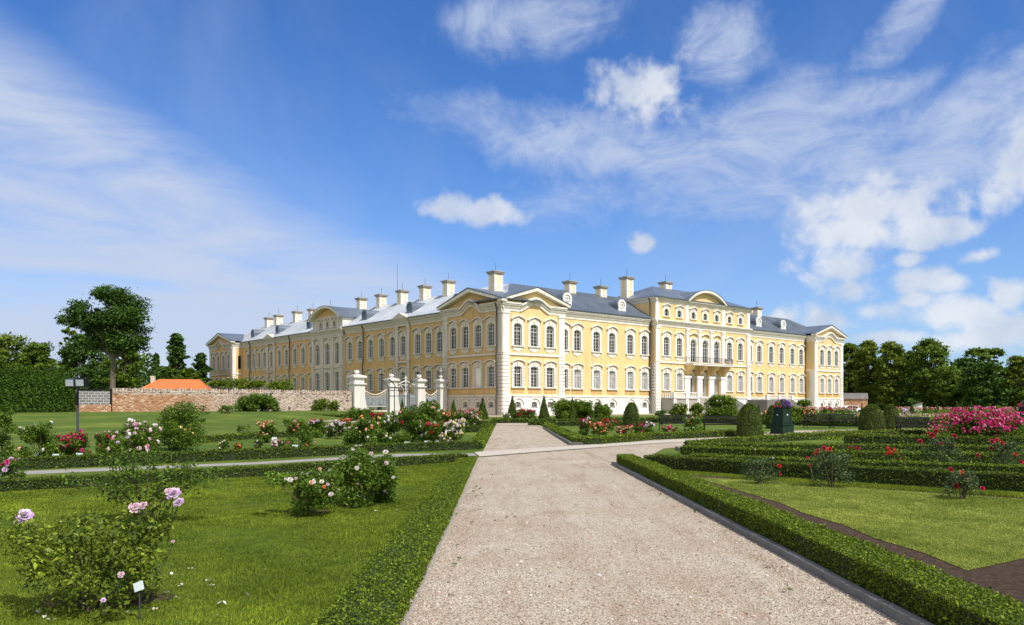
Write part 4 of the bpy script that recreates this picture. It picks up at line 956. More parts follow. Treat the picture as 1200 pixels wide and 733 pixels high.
# ------------------------------------------------------------------ topiary
def topiary(px, yb, wp, ty, label, kind='dome', leaf='leaf_yew', group='clipped yew domes', name='yew_dome', cat='topiary'):
    x, y = gp(px, yb); W_m = wp / F_PX * y; H = (yb - ty) / F_PX * y
    root = empty(name, (x, y, 0), 0, label=label, cat=cat, group=group)
    if kind == 'dome': pr = [(0, 1.0), (.12, 1.0), (.3, .985), (.5, .95), (.62, .87), (.75, .76), (.86, .6), (.94, .4), (.985, .2), (1, .02)]
    else: pr = [(0, 1.0), (.3, .72), (.6, .42), (.85, .17), (1, .015)]
    mb = MB(); mb.lathe([(W_m / 2 * r * .93 + .0, H * t * .98) for t, r in pr], 20); mb.build('core', 'leaf_core', root)
    dist = y; sz = max(.022, dist * .0011); n = int(min(13000, 3.6 * W_m * H * 1.3 / (sz * sz * .5)))
    t = rng.random(n) if kind == 'dome' else 1 - np.sqrt(rng.random(n)); a = rng.random(n) * 6.283
    rr = np.interp(t, [p[0] for p in pr], [p[1] for p in pr]) * W_m / 2
    P = np.column_stack([rr * np.cos(a), rr * np.sin(a), H * t]); nr = unit(np.column_stack([np.cos(a), np.sin(a), .25 + (t > .7) * (t - .7) * 5]))
    P += nr * (rng.normal(size=(n, 1)) * sz * .25 + .02 * W_m * np.sin(t * 9 + a * 3)[:, None])
    if kind == 'dome':
        k = n // 5; q = np.sqrt(rng.random(k)) * .62; a2 = rng.random(k) * 6.283; zz = H * np.interp(q, [0, .2, .4, .6, .8], [1, .985, .94, .86, .72])
        P = np.concatenate([P, np.column_stack([q * W_m / 2 * np.cos(a2), q * W_m / 2 * np.sin(a2), zz])]); nr = np.concatenate([nr, np.tile([0, 0, 1.], (k, 1))])
    link('foliage', cloud_mesh('foliage', leaves(P, sz, .3, nr * .8), leaf), root)
for q in ((740, 503.5, 19, 472, 'domed yew standing in the coral rose bed beyond the junction'), (877.5, 513, 28, 473, 'largest domed yew, at the right end of the hedge left of the planter'),
          (905, 502.5, 14, 475, 'dark domed yew half hidden behind the green planter'), (1021.5, 508.5, 29, 474, 'wide domed yew left of the open garden bench'), (1044, 506, 20, 474, 'narrower domed yew between the wide dome and the bench')):
    topiary(*q)
for px, yb, wp, ty, lab in ((421, 486, 7, 467, 'cone at the foot of the leftmost gate pier'), (444.8, 487, 7, 468, 'cone between the two left gate piers'), (471.3, 489, 7.5, 466.5, 'cone seen through the metal arch'),
    (500.5, 488.5, 9, 466.5, 'cone between the two right gate piers'), (531.5, 490, 10.5, 468, 'cone before the shaded wing, right of the mixed roses'), (565.7, 491.5, 13.5, 464.5, 'large cone left of the palace corner'),
    (600.5, 491.8, 14, 463.5, 'cone right of the palace corner, first on the sunny side'), (637.5, 491.8, 13.5, 462.5, 'second cone before the sunny facade'), (670.7, 491.5, 9, 464.5, 'third cone before the sunny facade, rising from shrubs'),
    (702, 491, 10, 468, 'fourth cone before the sunny facade'), (889, 502, 8, 471, 'slim cone behind the largest domed yew')):
    topiary(px, yb, wp, ty, 'pointed clipped yew ' + lab, 'cone', group='pointed yew cones', name='yew_cone')
for px, yb, wp, ty, lab in ((1010, 491, 4.5, 471, 'dark slim cone touching the wide domed yew'), (1068.5, 489, 8.5, 472, 'cone right of the bench before the small white shed'), (1084, 488, 7, 473, 'cone second left of the magenta roses'), (1098, 487.5, 6, 474, 'tiny cone just left of the magenta roses'),
    (1121.5, 488, 8, 471, 'cone behind the left side of the magenta roses'), (1127.5, 488, 6, 472, 'bronze cone beside the first one behind the roses'), (1138, 488, 7, 470.5, 'cone behind the middle of the magenta roses'), (1148, 487.5, 6.5, 472.5, 'small cone right of the middle of the magenta roses')):
    topiary(px, yb, wp, ty, 'distant clipped ' + lab, 'cone', 'leaf_yew', 'distant yew cones', 'yew_cone')
topiary(1169, 492, 17, 476, 'low rounded yellow green bush behind the magenta roses', 'dome', 'leaf_box', 'clipped yew domes')
#TREES_END
#PALACE_BEGIN
# ------------------------------------------------------------------ the palace (local frame: x along the garden front, y along the west wing)
PAL = empty('palace', (PC[0], PC[1], 0), ANG, label='long yellow and white baroque palace with grey metal roofs and many chimneys', cat='palace')
class Fr:   # a facade frame: origin, direction to the right or left along the wall, outward normal
    def __init__(s, o, a, n): s.o, s.a, s.n = o, a, n
    def p(s, t, z, d=0): return (s.o[0] + s.a[0] * t + s.n[0] * d, s.o[1] + s.a[1] * t + s.n[1] * d, z)
    def box(s, mb, t0, t1, z0, z1, d0, d1):
        s.box_(mb, t0, t1, z0, z1, d0, d1)
        if isinstance(mb, GMB) and not mb.hold: mb.flush()
    def box_(s, mb, t0, t1, z0, z1, d0, d1):
        mb.hexa([s.p(t0, z0, d0), s.p(t1, z0, d0), s.p(t1, z0, d1), s.p(t0, z0, d1), s.p(t0, z1, d0), s.p(t1, z1, d0), s.p(t1, z1, d1), s.p(t0, z1, d1)])
    def poly(s, mb, tz, d0, d1):
        mb.extr([s.p(t, z, d0) for t, z in tz], (s.n[0] * (d1 - d0), s.n[1] * (d1 - d0), 0))
        if isinstance(mb, GMB) and not mb.hold: mb.flush()
class GMB(MB):   # a running mesh that becomes one part of the palace each time it is flushed
    def __init__(s, name, mat): super().__init__(); s.name, s.mat, s.hold = name, mat, False
    def flush(s):
        if s.v: s.build(s.name, s.mat, PAL)
        s.v, s.f, s.sm, s.hold = [], [], [], False
def held(*mbs):
    for m_ in mbs: m_.hold = True
def flushed(*mbs):
    for m_ in mbs: m_.flush()
S_ = lambda d: Fr((0, d), (1, 0), (0, -1))     # garden (south) fronts set back by d
W_ = lambda d: Fr((d, 0), (0, 1), (-1, 0))     # west fronts set back by d
wallY, wallB, plinth, strc, corn, pil, tym, quo, wallA = (GMB(*q) for q in (('wall', 'yellow_plaster'), ('attic_wall', 'yellow_plaster'), ('plinth', 'white_plaster'),
    ('string_course', 'white_plaster'), ('cornice', 'pale_plaster'), ('pilaster', 'white_plaster'), ('panel', 'yellow_plaster'), ('quoins', 'white_plaster'), ('return_wall', 'yellow_plaster')))
PLZ, STZ, CZ0, CZ1 = 3.0, 8.85, 15.05, 16.3
def wall_seg(mb, F, t0, t1, z0, z1, holes, th=.55):
    """holes: list of (centre, width, [(zb, zt), ...]); the wall is built round them"""
    held(mb)
    t = t0
    for c_, w_, rows in sorted(holes):
        a, b_ = c_ - w_ / 2, c_ + w_ / 2
        if a > t: F.box(mb, t, a, z0, z1, -th, 0)
        z = z0
        for zb, zt in sorted(rows):
            if zb > z: F.box(mb, a, b_, z, zb, -th, 0)
            z = zt
        if z1 > z: F.box(mb, a, b_, z, z1, -th, 0)
        t = b_
    if t1 > t: F.box(mb, t, t1, z0, z1, -th, 0)
    mb.flush()

# ---- window prototypes (local: x along the wall, -y outwards, z up, origin at the sill centre on the wall plane)
def arch_loop(w_, h_, rise, n=8, x0=0, z0=0):
    L_ = [(x0 - w_ / 2, z0), (x0 + w_ / 2, z0), (x0 + w_ / 2, z0 + h_ - rise)]
    for i in range(1, n):
        a = math.pi * i / n; L_.append((x0 + w_ / 2 * math.cos(a), z0 + h_ - rise + rise * math.sin(a)))
    return L_ + [(x0 - w_ / 2, z0 + h_ - rise)]
def outer_like(inner, w_, z0, z1, wi, hi):
    out = []
    for x, z in inner:
        if z <= .001: out.append((math.copysign(w_ / 2, x), z0))
        elif abs(abs(x) - wi / 2) < 1e-6: out.append((math.copysign(w_ / 2, x), z))
        else: out.append((x / (wi / 2) * w_ / 2, z1))
    return out
WPROTO = {}; TRIM = None
def win_proto(kind):
    w_, h_, rise, sw, top = dict(upper=(1.55, 3.25, .42, 2.3, .35), ground=(1.5, 3.0, .10, 2.1, .3), basement=(1.15, .85, .32, 1.75, .25),
        attic=(1.2, 1.25, .45, 1.9, .3), arched=(1.7, 4.0, .85, 2.3, .25), archlow=(1.8, 3.9, .9, 2.5, .25), blind=(1.5, 3.0, .1, 2.1, .3))[kind]
    fr, gl, su, hd, sl_ = MB(), MB(), MB(), MB(), MB()
    inn = arch_loop(w_, h_, rise)
    out = outer_like(inn, sw, 0, h_ + top, w_, h_)
    ex = lambda mb, L_, y0, y1: mb.extr([(x, y0, z) for x, z in L_], (0, y1 - y0, 0))
    su.ring([(x, -.07, z) for x, z in out], [(x, -.07, z) for x, z in inn], (0, .40, 0))
    yb = .20
    # glazing: outer frame, mullion, glazing bars
    o2 = [(x * .92, max(.06, z * .975 if z > .1 else .06)) for x, z in inn]
    fr.ring([(x, yb, z) for x, z in inn], [(x, yb, z) for x, z in o2], (0, .06, 0))
    if kind in ('upper', 'ground', 'arched', 'archlow'):
        fr.box(-.04, .04, yb - .02, yb + .05, .05, h_ - .08)
        fr.box(-w_ / 2, w_ / 2, yb - .02, yb + .05, h_ * .64, h_ * .64 + .08)
        for x in (-w_ * .24, w_ * .24): fr.box(x - .014, x + .014, yb + .005, yb + .045, .05, h_ - .18)
        for i in range(1, 4): fr.box(-w_ / 2 + .05, w_ / 2 - .05, yb + .008, yb + .042, h_ * .64 * i / 4 - .014, h_ * .64 * i / 4 + .014)
        fr.box(-w_ / 2 + .05, w_ / 2 - .05, yb + .008, yb + .042, h_ * .82 - .02, h_ * .82 + .02)
    elif kind != 'blind':
        fr.box(-.03, .03, yb, yb + .05, .05, h_ - .05); fr.box(-w_ / 2, w_ / 2, yb, yb + .05, h_ * .55, h_ * .55 + .05)
        if kind == 'basement':
            for x in (-w_ / 4, w_ / 4): fr.box(x - .015, x + .015, yb, yb + .05, .05, h_ - .1)
    ex(gl, [(x * 1.02, z) for x, z in inn], yb + .07, yb + .09)
    # hood mould and sill
    ht = h_ + top
    if kind == 'upper' or kind == 'attic':
        k = 1 if kind == 'upper' else .7; W2 = sw / 2 + .22 * k
        hz = ht + .10
        prof = [(-W2, hz), (-W2 * .55, hz + .16 * k), (0, hz + .62 * k), (W2 * .55, hz + .16 * k), (W2, hz)]
        prof2 = [(-W2, hz), (-W2 * .62, hz + .30 * k), (0, hz + .56 * k), (W2 * .62, hz + .30 * k), (W2, hz)]
        up_ = [(x, z + .17) for x, z in prof2]
        ex(hd, prof2[::-1] + up_, -.34, .0)
        ex(hd, [(-sw / 2, h_ + top - .02), (sw / 2, h_ + top - .02), (sw / 2, hz + .02), (0, hz + .5 * k), (-sw / 2, hz + .02)], -.10, .0)
        hd.box(-.16, .16, -.22, -.02, h_ - .05, ht + .25 * k)
        sl_.box(-sw / 2 - .05, sw / 2 + .05, -.26, .1, -.16, 0)
        if kind == 'upper': ex(sl_, [(-sw / 2 + .1, -.16), (-sw / 2 + .25, -.62), (-.35, -.78), (0, -.98), (.35, -.78), (sw / 2 - .25, -.62), (sw / 2 - .1, -.16)], -.08, 0)
    elif kind in ('ground', 'blind'):
        W2 = sw / 2 + .3; hz = ht + .12
        L1 = [(-W2, hz), (-W2 * .7, hz + .28), (-W2 * .3, hz + .43), (0, hz + .47), (W2 * .3, hz + .43), (W2 * .7, hz + .28), (W2, hz)]
        ex(hd, L1[::-1] + [(x, z + .15) for x, z in L1], -.36, 0)
        ex(hd, [(-sw / 2, ht - .02), (sw / 2, ht - .02), (sw / 2, hz + .05), (0, hz + .4), (-sw / 2, hz + .05)], -.12, 0)
        hd.box(-.15, .15, -.26, -.02, h_ - .02, ht + .3)
        for i in range(7):
            for s in (-1, 1):
                x0 = s * w_ / 2 + s * .04; x1 = s * (sw / 2 + .16); z0 = .06 + i * .44
                su.box(min(x0, x1), max(x0, x1), -.14, -.02, z0, z0 + .27)
        sl_.box(-sw / 2 - .28, sw / 2 + .28, -.28, .1, -.17, 0)
    elif kind == 'basement':
        L1 = [(-1.05, .45), (-.95, .85), (-.5, 1.2), (0, 1.36), (.5, 1.2), (.95, .85), (1.05, .45)]
        L2 = [(x * 1.12, z + .14 if abs(x) < 1 else z) for x, z in L1]
        ex(hd, L1[::-1] + L2, -.2, 0)
    elif kind in ('arched', 'archlow'):
        L1 = [(math.cos(math.pi * i / 10) * (w_ / 2 + .12), h_ - rise + math.sin(math.pi * i / 10) * (rise + .1)) for i in range(11)]
        ex(hd, L1[::-1] + [(x * 1.22, h_ - rise + (z - h_ + rise) * 1.22) for x, z in L1], -.16, 0)
        if kind == 'arched':
            hz = ht + .38; ex(hd, [(1.25, hz), (.8, hz + .3), (0, hz + .48), (-.8, hz + .3), (-1.25, hz), (-1.25, hz + .14), (-.8, hz + .44), (0, hz + .64), (.8, hz + .44), (1.25, hz + .14)], -.34, 0)
        hd.box(-.14, .14, -.24, -.05, h_ - .1, h_ + .35)
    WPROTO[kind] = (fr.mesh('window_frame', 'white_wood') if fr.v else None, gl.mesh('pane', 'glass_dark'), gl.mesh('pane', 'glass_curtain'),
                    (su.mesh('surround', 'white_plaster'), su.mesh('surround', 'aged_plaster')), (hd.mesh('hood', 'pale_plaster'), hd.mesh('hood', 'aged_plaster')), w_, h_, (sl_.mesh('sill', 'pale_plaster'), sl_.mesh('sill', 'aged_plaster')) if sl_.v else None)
for k_ in ('upper', 'ground', 'basement', 'attic', 'arched', 'archlow', 'blind'): win_proto(k_)
# a blind niche: plastered panel in place of glass
def put_window(F, t, z, kind, curtain=False, name=None):
    fr, gl, gc, su, hd, w_, h_, sll = WPROTO[kind]
    name = name or {'upper': 'window', 'ground': 'window', 'basement': 'basement_window', 'attic': 'attic_window', 'arched': 'balcony_door', 'archlow': 'arched_window', 'blind': 'blind_window'}[kind]
    rz = math.atan2(-F.n[0], F.n[1]) + math.pi     # local -y -> outward normal
    if kind == 'blind':
        mb = MB(); mb.box(-w_ / 2, w_ / 2, .12, .2, 0, h_); o = mb.build(name, 'pale_plaster', PAL, F.p(t, z), rz)
    else: o = link(name, fr, PAL, F.p(t, z), rz)
    if kind != 'blind': link('pane', gc if curtain else gl, o)
    k = 1 if TRIM else 0; link('surround', su[k], o); link('hood', hd[k], o)
    if sll: link('sill', sll[k], o)
    return o
def bay(F, t, curt=(False, False), base=True, gkind='ground'):
    put_window(F, t, 10.15, 'upper', curt[0]); put_window(F, t, 4.15, gkind, curt[1])
    if base: put_window(F, t, 1.15, 'basement')
UH = (10.15 - .0, 10.15 + 3.3); GH = (4.15, 4.15 + 3.05); BH = (1.15, 2.02)
def facade(F, t0, t1, bays, aprons=True, curt=None, blinds=(), wmb=None):
    wmb = wmb or wallY
    holes = [(b_, 1.75, [UH, GH]) for b_ in bays]
    wall_seg(wmb, F, t0, t1, PLZ, CZ0, holes)
    wall_seg(plinth, F, t0, t1, -.3, PLZ, [(b_, 1.3, [BH]) for b_ in bays])
    F.box(strc, t0, t1, PLZ - .22, PLZ, 0, .16)
    F.box(plinth, t0, t1, -.3, .55, 0, .12)
    held(plinth)      # banded courses between the cellar windows
    for z0 in (.68, 1.2, 1.72, 2.24) if t0 < 99 else ():
        e = [t0] + [q for b_ in bays for q in (b_ - 1.1, b_ + 1.1)] + [t1]
        for a, b2 in zip(e[::2], e[1::2]):
            if b2 - a > .3: F.box(plinth, a, b2, z0, z0 + .40, 0, .05)
    plinth.flush()
    for i, b_ in enumerate(bays):
        bay(F, b_, (False, curt(i) if curt else False), True, 'blind' if i in blinds else 'ground')
        om = tym.mat; tym.mat = 'ochre_plaster'; F.box(tym, b_ - 1.2, b_ + 1.2, 3.28, 3.88, 0, .05); tym.mat = om  # garden front aprons darker, recess shade put into the plaster colour
def quoins(F, t0, t1, z0, z1, d=.14, step=.52, proud=None):
    held(quo); z = z0
    while z < z1 - .1:
        F.box(quo, t0, t1, z + .07, min(z + step - .07, z1), 0, d); z += step
    F.box(quo, t0 + .05, t1 - .05, z0, z1, 0, d - .11); quo.flush()
def pilaster(F, t0, t1, z0, z1, d=.16):
    held(pil); F.box(pil, t0, t1, z0, z1, 0, d); F.box(pil, t0 - .08, t1 + .08, z1 - .35, z1, 0, d + .1); F.box(pil, t0 - .06, t1 + .06, z0, z0 + .3, 0, d + .08); pil.flush()
def cornice(F, t0, t1, z0, z1, d=.62, mb=None, ends=0):
    mb = mb or corn; h_ = z1 - z0; held(mb)
    for a, b_, dd in ((0, .30, .10), (.30, .42, .2), (.42, .66, .30), (.66, .82, .52), (.82, 1.0, .66)):
        F.box(mb, t0 - dd * d * 1.5 * ends, t1 + dd * d * 1.5 * ends, z0 + h_ * a, z0 + h_ * b_, -.05, dd * d * 1.5)
    mb.flush()

# ---- garden front
S0, S2, S1 = S_(0), S_(2.0), S_(1.0)
facade(S0, 0, 12.2, [2.86, 6.07, 9.28])
facade(S2, 12.2, 35, [14.2, 17.1, 21.5, 25.2, 29.7, 33.4], curt=lambda i: i > 0)
facade(S2, 63.7, 86.4, [65.2, 68.6, 72.9, 76.8, 81.0, 84.5], curt=lambda i: i != 0)
facade(S0, 86.4, 98.6, [89.5, 92.6, 95.7], curt=lambda i: True)
# returns of the pavilions and the central block
for x0, x1, y0, y1 in ((11.65, 12.2, .55, 2.0), (86.4, 86.95, .55, 2.5), (35, 35.55, 1.55, 2.5), (63.15, 63.7, 1.55, 2.5)):
    wallA.box(x0, x1, y0, y1, PLZ, CZ0); plinth.box(x0, x1, y0, y1, -.3, PLZ); flushed(wallA, plinth)
# central block
cb = [38.1, 41.7, 56.9, 60.5]; ca = [45.75, 49.3, 52.85]
wall_seg(wallY, S1, 35, 63.7, PLZ, CZ0 + .2, [(t, 1.75, [UH, GH]) for t in cb] + [(t, 1.95, [(4.0 - 1.0, 7.9), (9.3, 13.4)]) for t in ca])
wall_seg(plinth, S1, 35, 63.7, -.3, PLZ, [])
S1.box(strc, 35, 63.7, PLZ - .22, PLZ, 0, .16)
for i, t in enumerate(cb): bay(S1, t, (False, True), False); S1.box(tym, t - 1.25, t + 1.25, 3.28, 3.88, 0, .04)
for t in ca:
    put_window(S1, t, 9.35, 'arched')
    o = put_window(S_(1.7), t, 3.0, 'archlow', name='door'); o.scale = (1, 1, 1.12)
# deep porch reveals between the doors
for t in (43.85, 47.5, 51.1, 54.75): S1.box(pil, t - .75, t + .75, 3.0, 6.3, -.9, .22); S1.box(pil, t - .95, t + .95, 6.3, 6.75, -.9, .34)
for t in (43.9, 47.5, 51.1, 54.7): pilaster(S1, t - .38, t + .38, 9.1, CZ0 + .1, .24)
for t0 in (35.0, 62.6): pilaster(S1, t0, t0 + 1.1, 9.1, CZ0 + .1, .22); quoins(S1, t0 - .05, t0 + 1.15, PLZ, 8.85, .24); quoins(S1, t0 - .1, t0 + 1.2, -.1, PLZ - .22, .3)
S1.box(strc, 35, 63.7, 8.85, 9.1, 0, .2)
cornice(S1, 34.9, 63.8, 15.2, 16.35, .6)
# attic storey of the central block
wall_seg(wallB, S1, 35, 63.7, 16.35, 19.3, [(t, 1.35, [(17.05, 18.3)]) for t in [38.1, 41.7, 45.75, 49.3, 52.85, 56.9, 60.5]])
for t in [38.1, 41.7, 45.75, 49.3, 52.85, 56.9, 60.5]: put_window(S1, t, 17.05, 'attic')
for t0 in (35.0, 62.6, 43.3, 54.4): S1.box(pil, t0, t0 + .95, 16.35, 19.3, 0, .16)
wallB.box(35, 35.5, 1.55, 14, 15.5, 19.3); wallB.flush(); wallB.box(63.2, 63.7, 1.55, 14, 15.5, 19.3); wallB.flush()
cornice(S1, 34.9, 63.8, 19.3, 20.1, .6)
SW = Fr((35, 0), (0, 1), (-1, 0)); cornice(SW, .45, 14.5, 19.3, 20.1, .6); cornice(SW, .4, 2.0, 15.2, 16.35, .55)
quoins(SW, 1.0, 2.0, PLZ, 8.85, .1)
SE = Fr((63.7, 0), (0, 1), (1, 0)); cornice(SE, .45, 14.5, 19.3, 20.1, .6)
# cornices and string courses of the other parts
for F, a, b_ in ((S2, 12.2, 35), (S2, 63.7, 86.4)): cornice(F, a, b_, CZ0, CZ1, .6)
def wave_cornice(F, a, b_, c_, hw, rise):
    """cornice that swings up in an arch below the gable"""
    cornice(F, a - .3, c_ - hw, CZ0, CZ1, .55); cornice(F, c_ + hw, b_ + .3, CZ0, CZ1, .55)
    n = 12
    pts = [(c_ - hw + 2 * hw * i / n, rise * (math.sin(math.pi * i / n) ** 1.4)) for i in range(n + 1)]
    for (t0, r0), (t1, r1) in zip(pts[:-1], pts[1:]):
        for z0, z1, d in ((CZ0, CZ0 + .5, .22), (CZ0 + .5, CZ0 + .85, .38), (CZ0 + .85, CZ1 - .1, .62)):
            corn.hexa([F.p(t0, z0 + r0, -.05), F.p(t1, z0 + r1, -.05), F.p(t1, z0 + r1, d), F.p(t0, z0 + r0, d), F.p(t0, z1 + r0, -.05), F.p(t1, z1 + r1, -.05), F.p(t1, z1 + r1, d), F.p(t0, z1 + r0, d)])
    corn.flush()
    F.poly(tym, [(c_ - hw, CZ0)] + [(t, CZ0 + r + .02) for t, r in pts[1:-1]] + [(c_ + hw, CZ0)], -.5, -.02)
GBL = []
def gable(F, a, b_, apex, name='pediment', over=.75, back=7):
    c_ = (a + b_) / 2; root = None
    lo = CZ1; oa, ob = a - .7, b_ + .7
    F.poly(tym, [(a, CZ1), (b_, CZ1), (c_, apex - .45)], -.4, -.06)
    mb = MB(); th = .38
    mb.extr([F.p(oa, lo, -.3), F.p(oa, lo + th, -.3), F.p(c_, apex, -.3), F.p(c_, apex - th * 1.25, -.3)][::-1], (F.n[0] * (over + .3), F.n[1] * (over + .3), 0))
    mb.extr([F.p(ob, lo, -.3), F.p(ob, lo + th, -.3), F.p(c_, apex, -.3), F.p(c_, apex - th * 1.25, -.3)], (F.n[0] * (over + .3), F.n[1] * (over + .3), 0))
    mb.build(name, 'pale_plaster', PAL)
    GBL.append((F, oa, ob, c_, apex, over, back))
wave_cornice(S0, 0, 12.2, 6.1, 2.9, 1.15); gable(S0, 0, 12.2, 18.75)
wave_cornice(S0, 86.4, 98.6, 92.5, 2.9, 1.15); gable(S0, 86.4, 98.6, 18.75)
for a, b_ in ((0, 12.2), (86.4, 98.6)):
    S0.box(strc, a, b_, 8.75, 9.05, 0, .18)
    for t0 in (a, b_ - 1.15):
        pilaster(S0, t0, t0 + 1.15, 9.05, CZ0, .14); quoins(S0, t0 - .02, t0 + 1.17, PLZ, 8.75, .17); quoins(S0, t0 - .08, t0 + 1.23, -.1, PLZ - .22, .24)
# west return of the far pavilion: rusticated corner below, pilaster above
FP = Fr((86.4, 0), (0, 1), (-1, 0)); quoins(FP, 0, 1.0, PLZ, 8.75, .14); quoins(FP, -.1, 1.05, -.1, PLZ - .2, .2); FP.box(strc, 0, 2, 8.75, 9.05, 0, .16); cornice(FP, -.4, 2, CZ0, CZ1, .5)
# narrow lesene where the walls meet the blocks
# ---- west front, with its shade tone put into the ochre and beige plaster
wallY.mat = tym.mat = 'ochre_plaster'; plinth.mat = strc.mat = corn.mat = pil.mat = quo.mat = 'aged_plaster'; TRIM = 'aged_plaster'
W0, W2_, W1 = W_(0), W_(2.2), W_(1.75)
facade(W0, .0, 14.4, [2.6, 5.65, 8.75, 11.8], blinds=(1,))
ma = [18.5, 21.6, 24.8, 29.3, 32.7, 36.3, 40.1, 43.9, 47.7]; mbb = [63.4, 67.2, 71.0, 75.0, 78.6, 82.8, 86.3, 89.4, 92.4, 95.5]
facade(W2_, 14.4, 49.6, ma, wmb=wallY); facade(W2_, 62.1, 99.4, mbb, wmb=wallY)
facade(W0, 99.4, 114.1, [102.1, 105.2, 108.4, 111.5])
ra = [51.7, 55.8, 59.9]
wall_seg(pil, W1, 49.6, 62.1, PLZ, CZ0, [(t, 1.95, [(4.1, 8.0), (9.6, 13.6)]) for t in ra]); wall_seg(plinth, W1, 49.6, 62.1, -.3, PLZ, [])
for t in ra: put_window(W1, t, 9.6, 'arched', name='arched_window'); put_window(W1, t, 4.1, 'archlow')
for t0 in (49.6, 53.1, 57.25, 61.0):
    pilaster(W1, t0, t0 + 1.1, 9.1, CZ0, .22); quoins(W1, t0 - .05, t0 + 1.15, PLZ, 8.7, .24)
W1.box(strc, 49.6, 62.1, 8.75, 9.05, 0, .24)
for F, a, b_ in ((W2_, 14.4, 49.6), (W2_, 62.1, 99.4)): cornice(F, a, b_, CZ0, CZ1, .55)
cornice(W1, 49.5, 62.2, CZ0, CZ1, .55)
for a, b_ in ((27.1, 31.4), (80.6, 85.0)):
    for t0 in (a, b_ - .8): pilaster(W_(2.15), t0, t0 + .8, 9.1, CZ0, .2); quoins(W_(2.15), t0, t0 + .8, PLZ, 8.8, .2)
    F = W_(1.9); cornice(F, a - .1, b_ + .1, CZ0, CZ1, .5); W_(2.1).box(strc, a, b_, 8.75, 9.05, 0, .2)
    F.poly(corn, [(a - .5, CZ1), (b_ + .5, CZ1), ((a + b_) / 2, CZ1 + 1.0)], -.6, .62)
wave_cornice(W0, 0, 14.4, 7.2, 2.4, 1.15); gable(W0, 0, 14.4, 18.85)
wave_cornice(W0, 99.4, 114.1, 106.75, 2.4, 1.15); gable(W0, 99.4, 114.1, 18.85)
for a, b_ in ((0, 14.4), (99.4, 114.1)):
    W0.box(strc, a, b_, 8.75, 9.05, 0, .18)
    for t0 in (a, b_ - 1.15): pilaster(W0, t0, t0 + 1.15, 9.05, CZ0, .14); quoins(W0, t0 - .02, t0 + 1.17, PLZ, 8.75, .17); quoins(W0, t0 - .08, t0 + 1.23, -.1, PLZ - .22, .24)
wallY.mat = tym.mat = 'yellow_plaster'; plinth.mat = strc.mat = pil.mat = quo.mat = 'white_plaster'; corn.mat = 'pale_plaster'; TRIM = None
# south return of the far-left pavilion, with its one narrow window
FL = Fr((0, 99.4), (1, 0), (0, -1))
wall_seg(wallY, FL, .55, 2.2, PLZ, CZ0, []); wall_seg(plinth, FL, .55, 2.2, -.3, PLZ, [])
quoins(FL, 0, .8, PLZ, 8.75, .14); FL.box(pil, 0, .7, 9.05, CZ0, 0, .12); FL.box(strc, 0, 2.2, 8.75, 9.05, 0, .16); cornice(FL, -.3, 2.2, CZ0, CZ1, .45)
mb = MB(); FL.box(mb, 1.25, 1.95, 10.1, 13.2, .01, .05); mb.build('side_window', 'glass_dark', PAL)
# plain back walls close the building
for q in ((12, 98.6, 15.2, 15.7), (98.1, 98.6, .55, 15.2), (15.2, 15.7, 15.7, 114), (.55, 15.2, 113.6, 114.1)): wallA.box(*q, -.3, CZ1); wallA.flush()
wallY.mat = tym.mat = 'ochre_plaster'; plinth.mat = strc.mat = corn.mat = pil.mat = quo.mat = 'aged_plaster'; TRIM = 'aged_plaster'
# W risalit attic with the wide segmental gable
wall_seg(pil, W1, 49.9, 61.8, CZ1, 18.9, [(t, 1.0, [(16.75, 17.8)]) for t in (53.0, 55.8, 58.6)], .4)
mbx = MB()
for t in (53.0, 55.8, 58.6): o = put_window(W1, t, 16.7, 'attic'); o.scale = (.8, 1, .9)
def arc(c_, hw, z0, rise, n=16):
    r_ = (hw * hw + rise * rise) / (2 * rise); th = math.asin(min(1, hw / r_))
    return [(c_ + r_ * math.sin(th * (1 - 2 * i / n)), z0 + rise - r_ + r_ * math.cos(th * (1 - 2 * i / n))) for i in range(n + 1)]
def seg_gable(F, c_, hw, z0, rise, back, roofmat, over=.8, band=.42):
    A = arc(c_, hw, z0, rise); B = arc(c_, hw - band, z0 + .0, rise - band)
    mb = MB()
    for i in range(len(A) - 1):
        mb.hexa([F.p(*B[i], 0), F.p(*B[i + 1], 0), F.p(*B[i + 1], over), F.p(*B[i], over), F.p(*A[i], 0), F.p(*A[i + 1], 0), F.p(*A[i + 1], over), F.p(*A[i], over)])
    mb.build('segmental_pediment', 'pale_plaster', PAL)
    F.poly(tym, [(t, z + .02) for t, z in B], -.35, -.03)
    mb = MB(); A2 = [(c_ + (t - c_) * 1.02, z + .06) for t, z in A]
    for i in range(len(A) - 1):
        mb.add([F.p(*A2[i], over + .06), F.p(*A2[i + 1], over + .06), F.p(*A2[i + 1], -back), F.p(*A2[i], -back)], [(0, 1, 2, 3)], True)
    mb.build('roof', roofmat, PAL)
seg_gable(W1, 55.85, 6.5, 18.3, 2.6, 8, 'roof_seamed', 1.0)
wallY.mat = tym.mat = 'yellow_plaster'; plinth.mat = strc.mat = pil.mat = quo.mat = 'white_plaster'; corn.mat = 'pale_plaster'; TRIM = None
seg_gable(S1, 49.3, 5.9, 20.1, 2.3, 7, 'roof_seamed')
corn.box(1.75, 8, 49.7, 49.9, 16.3, 18.4); corn.flush(); corn.box(1.75, 8, 61.8, 62.0, 16.3, 18.4); corn.flush()

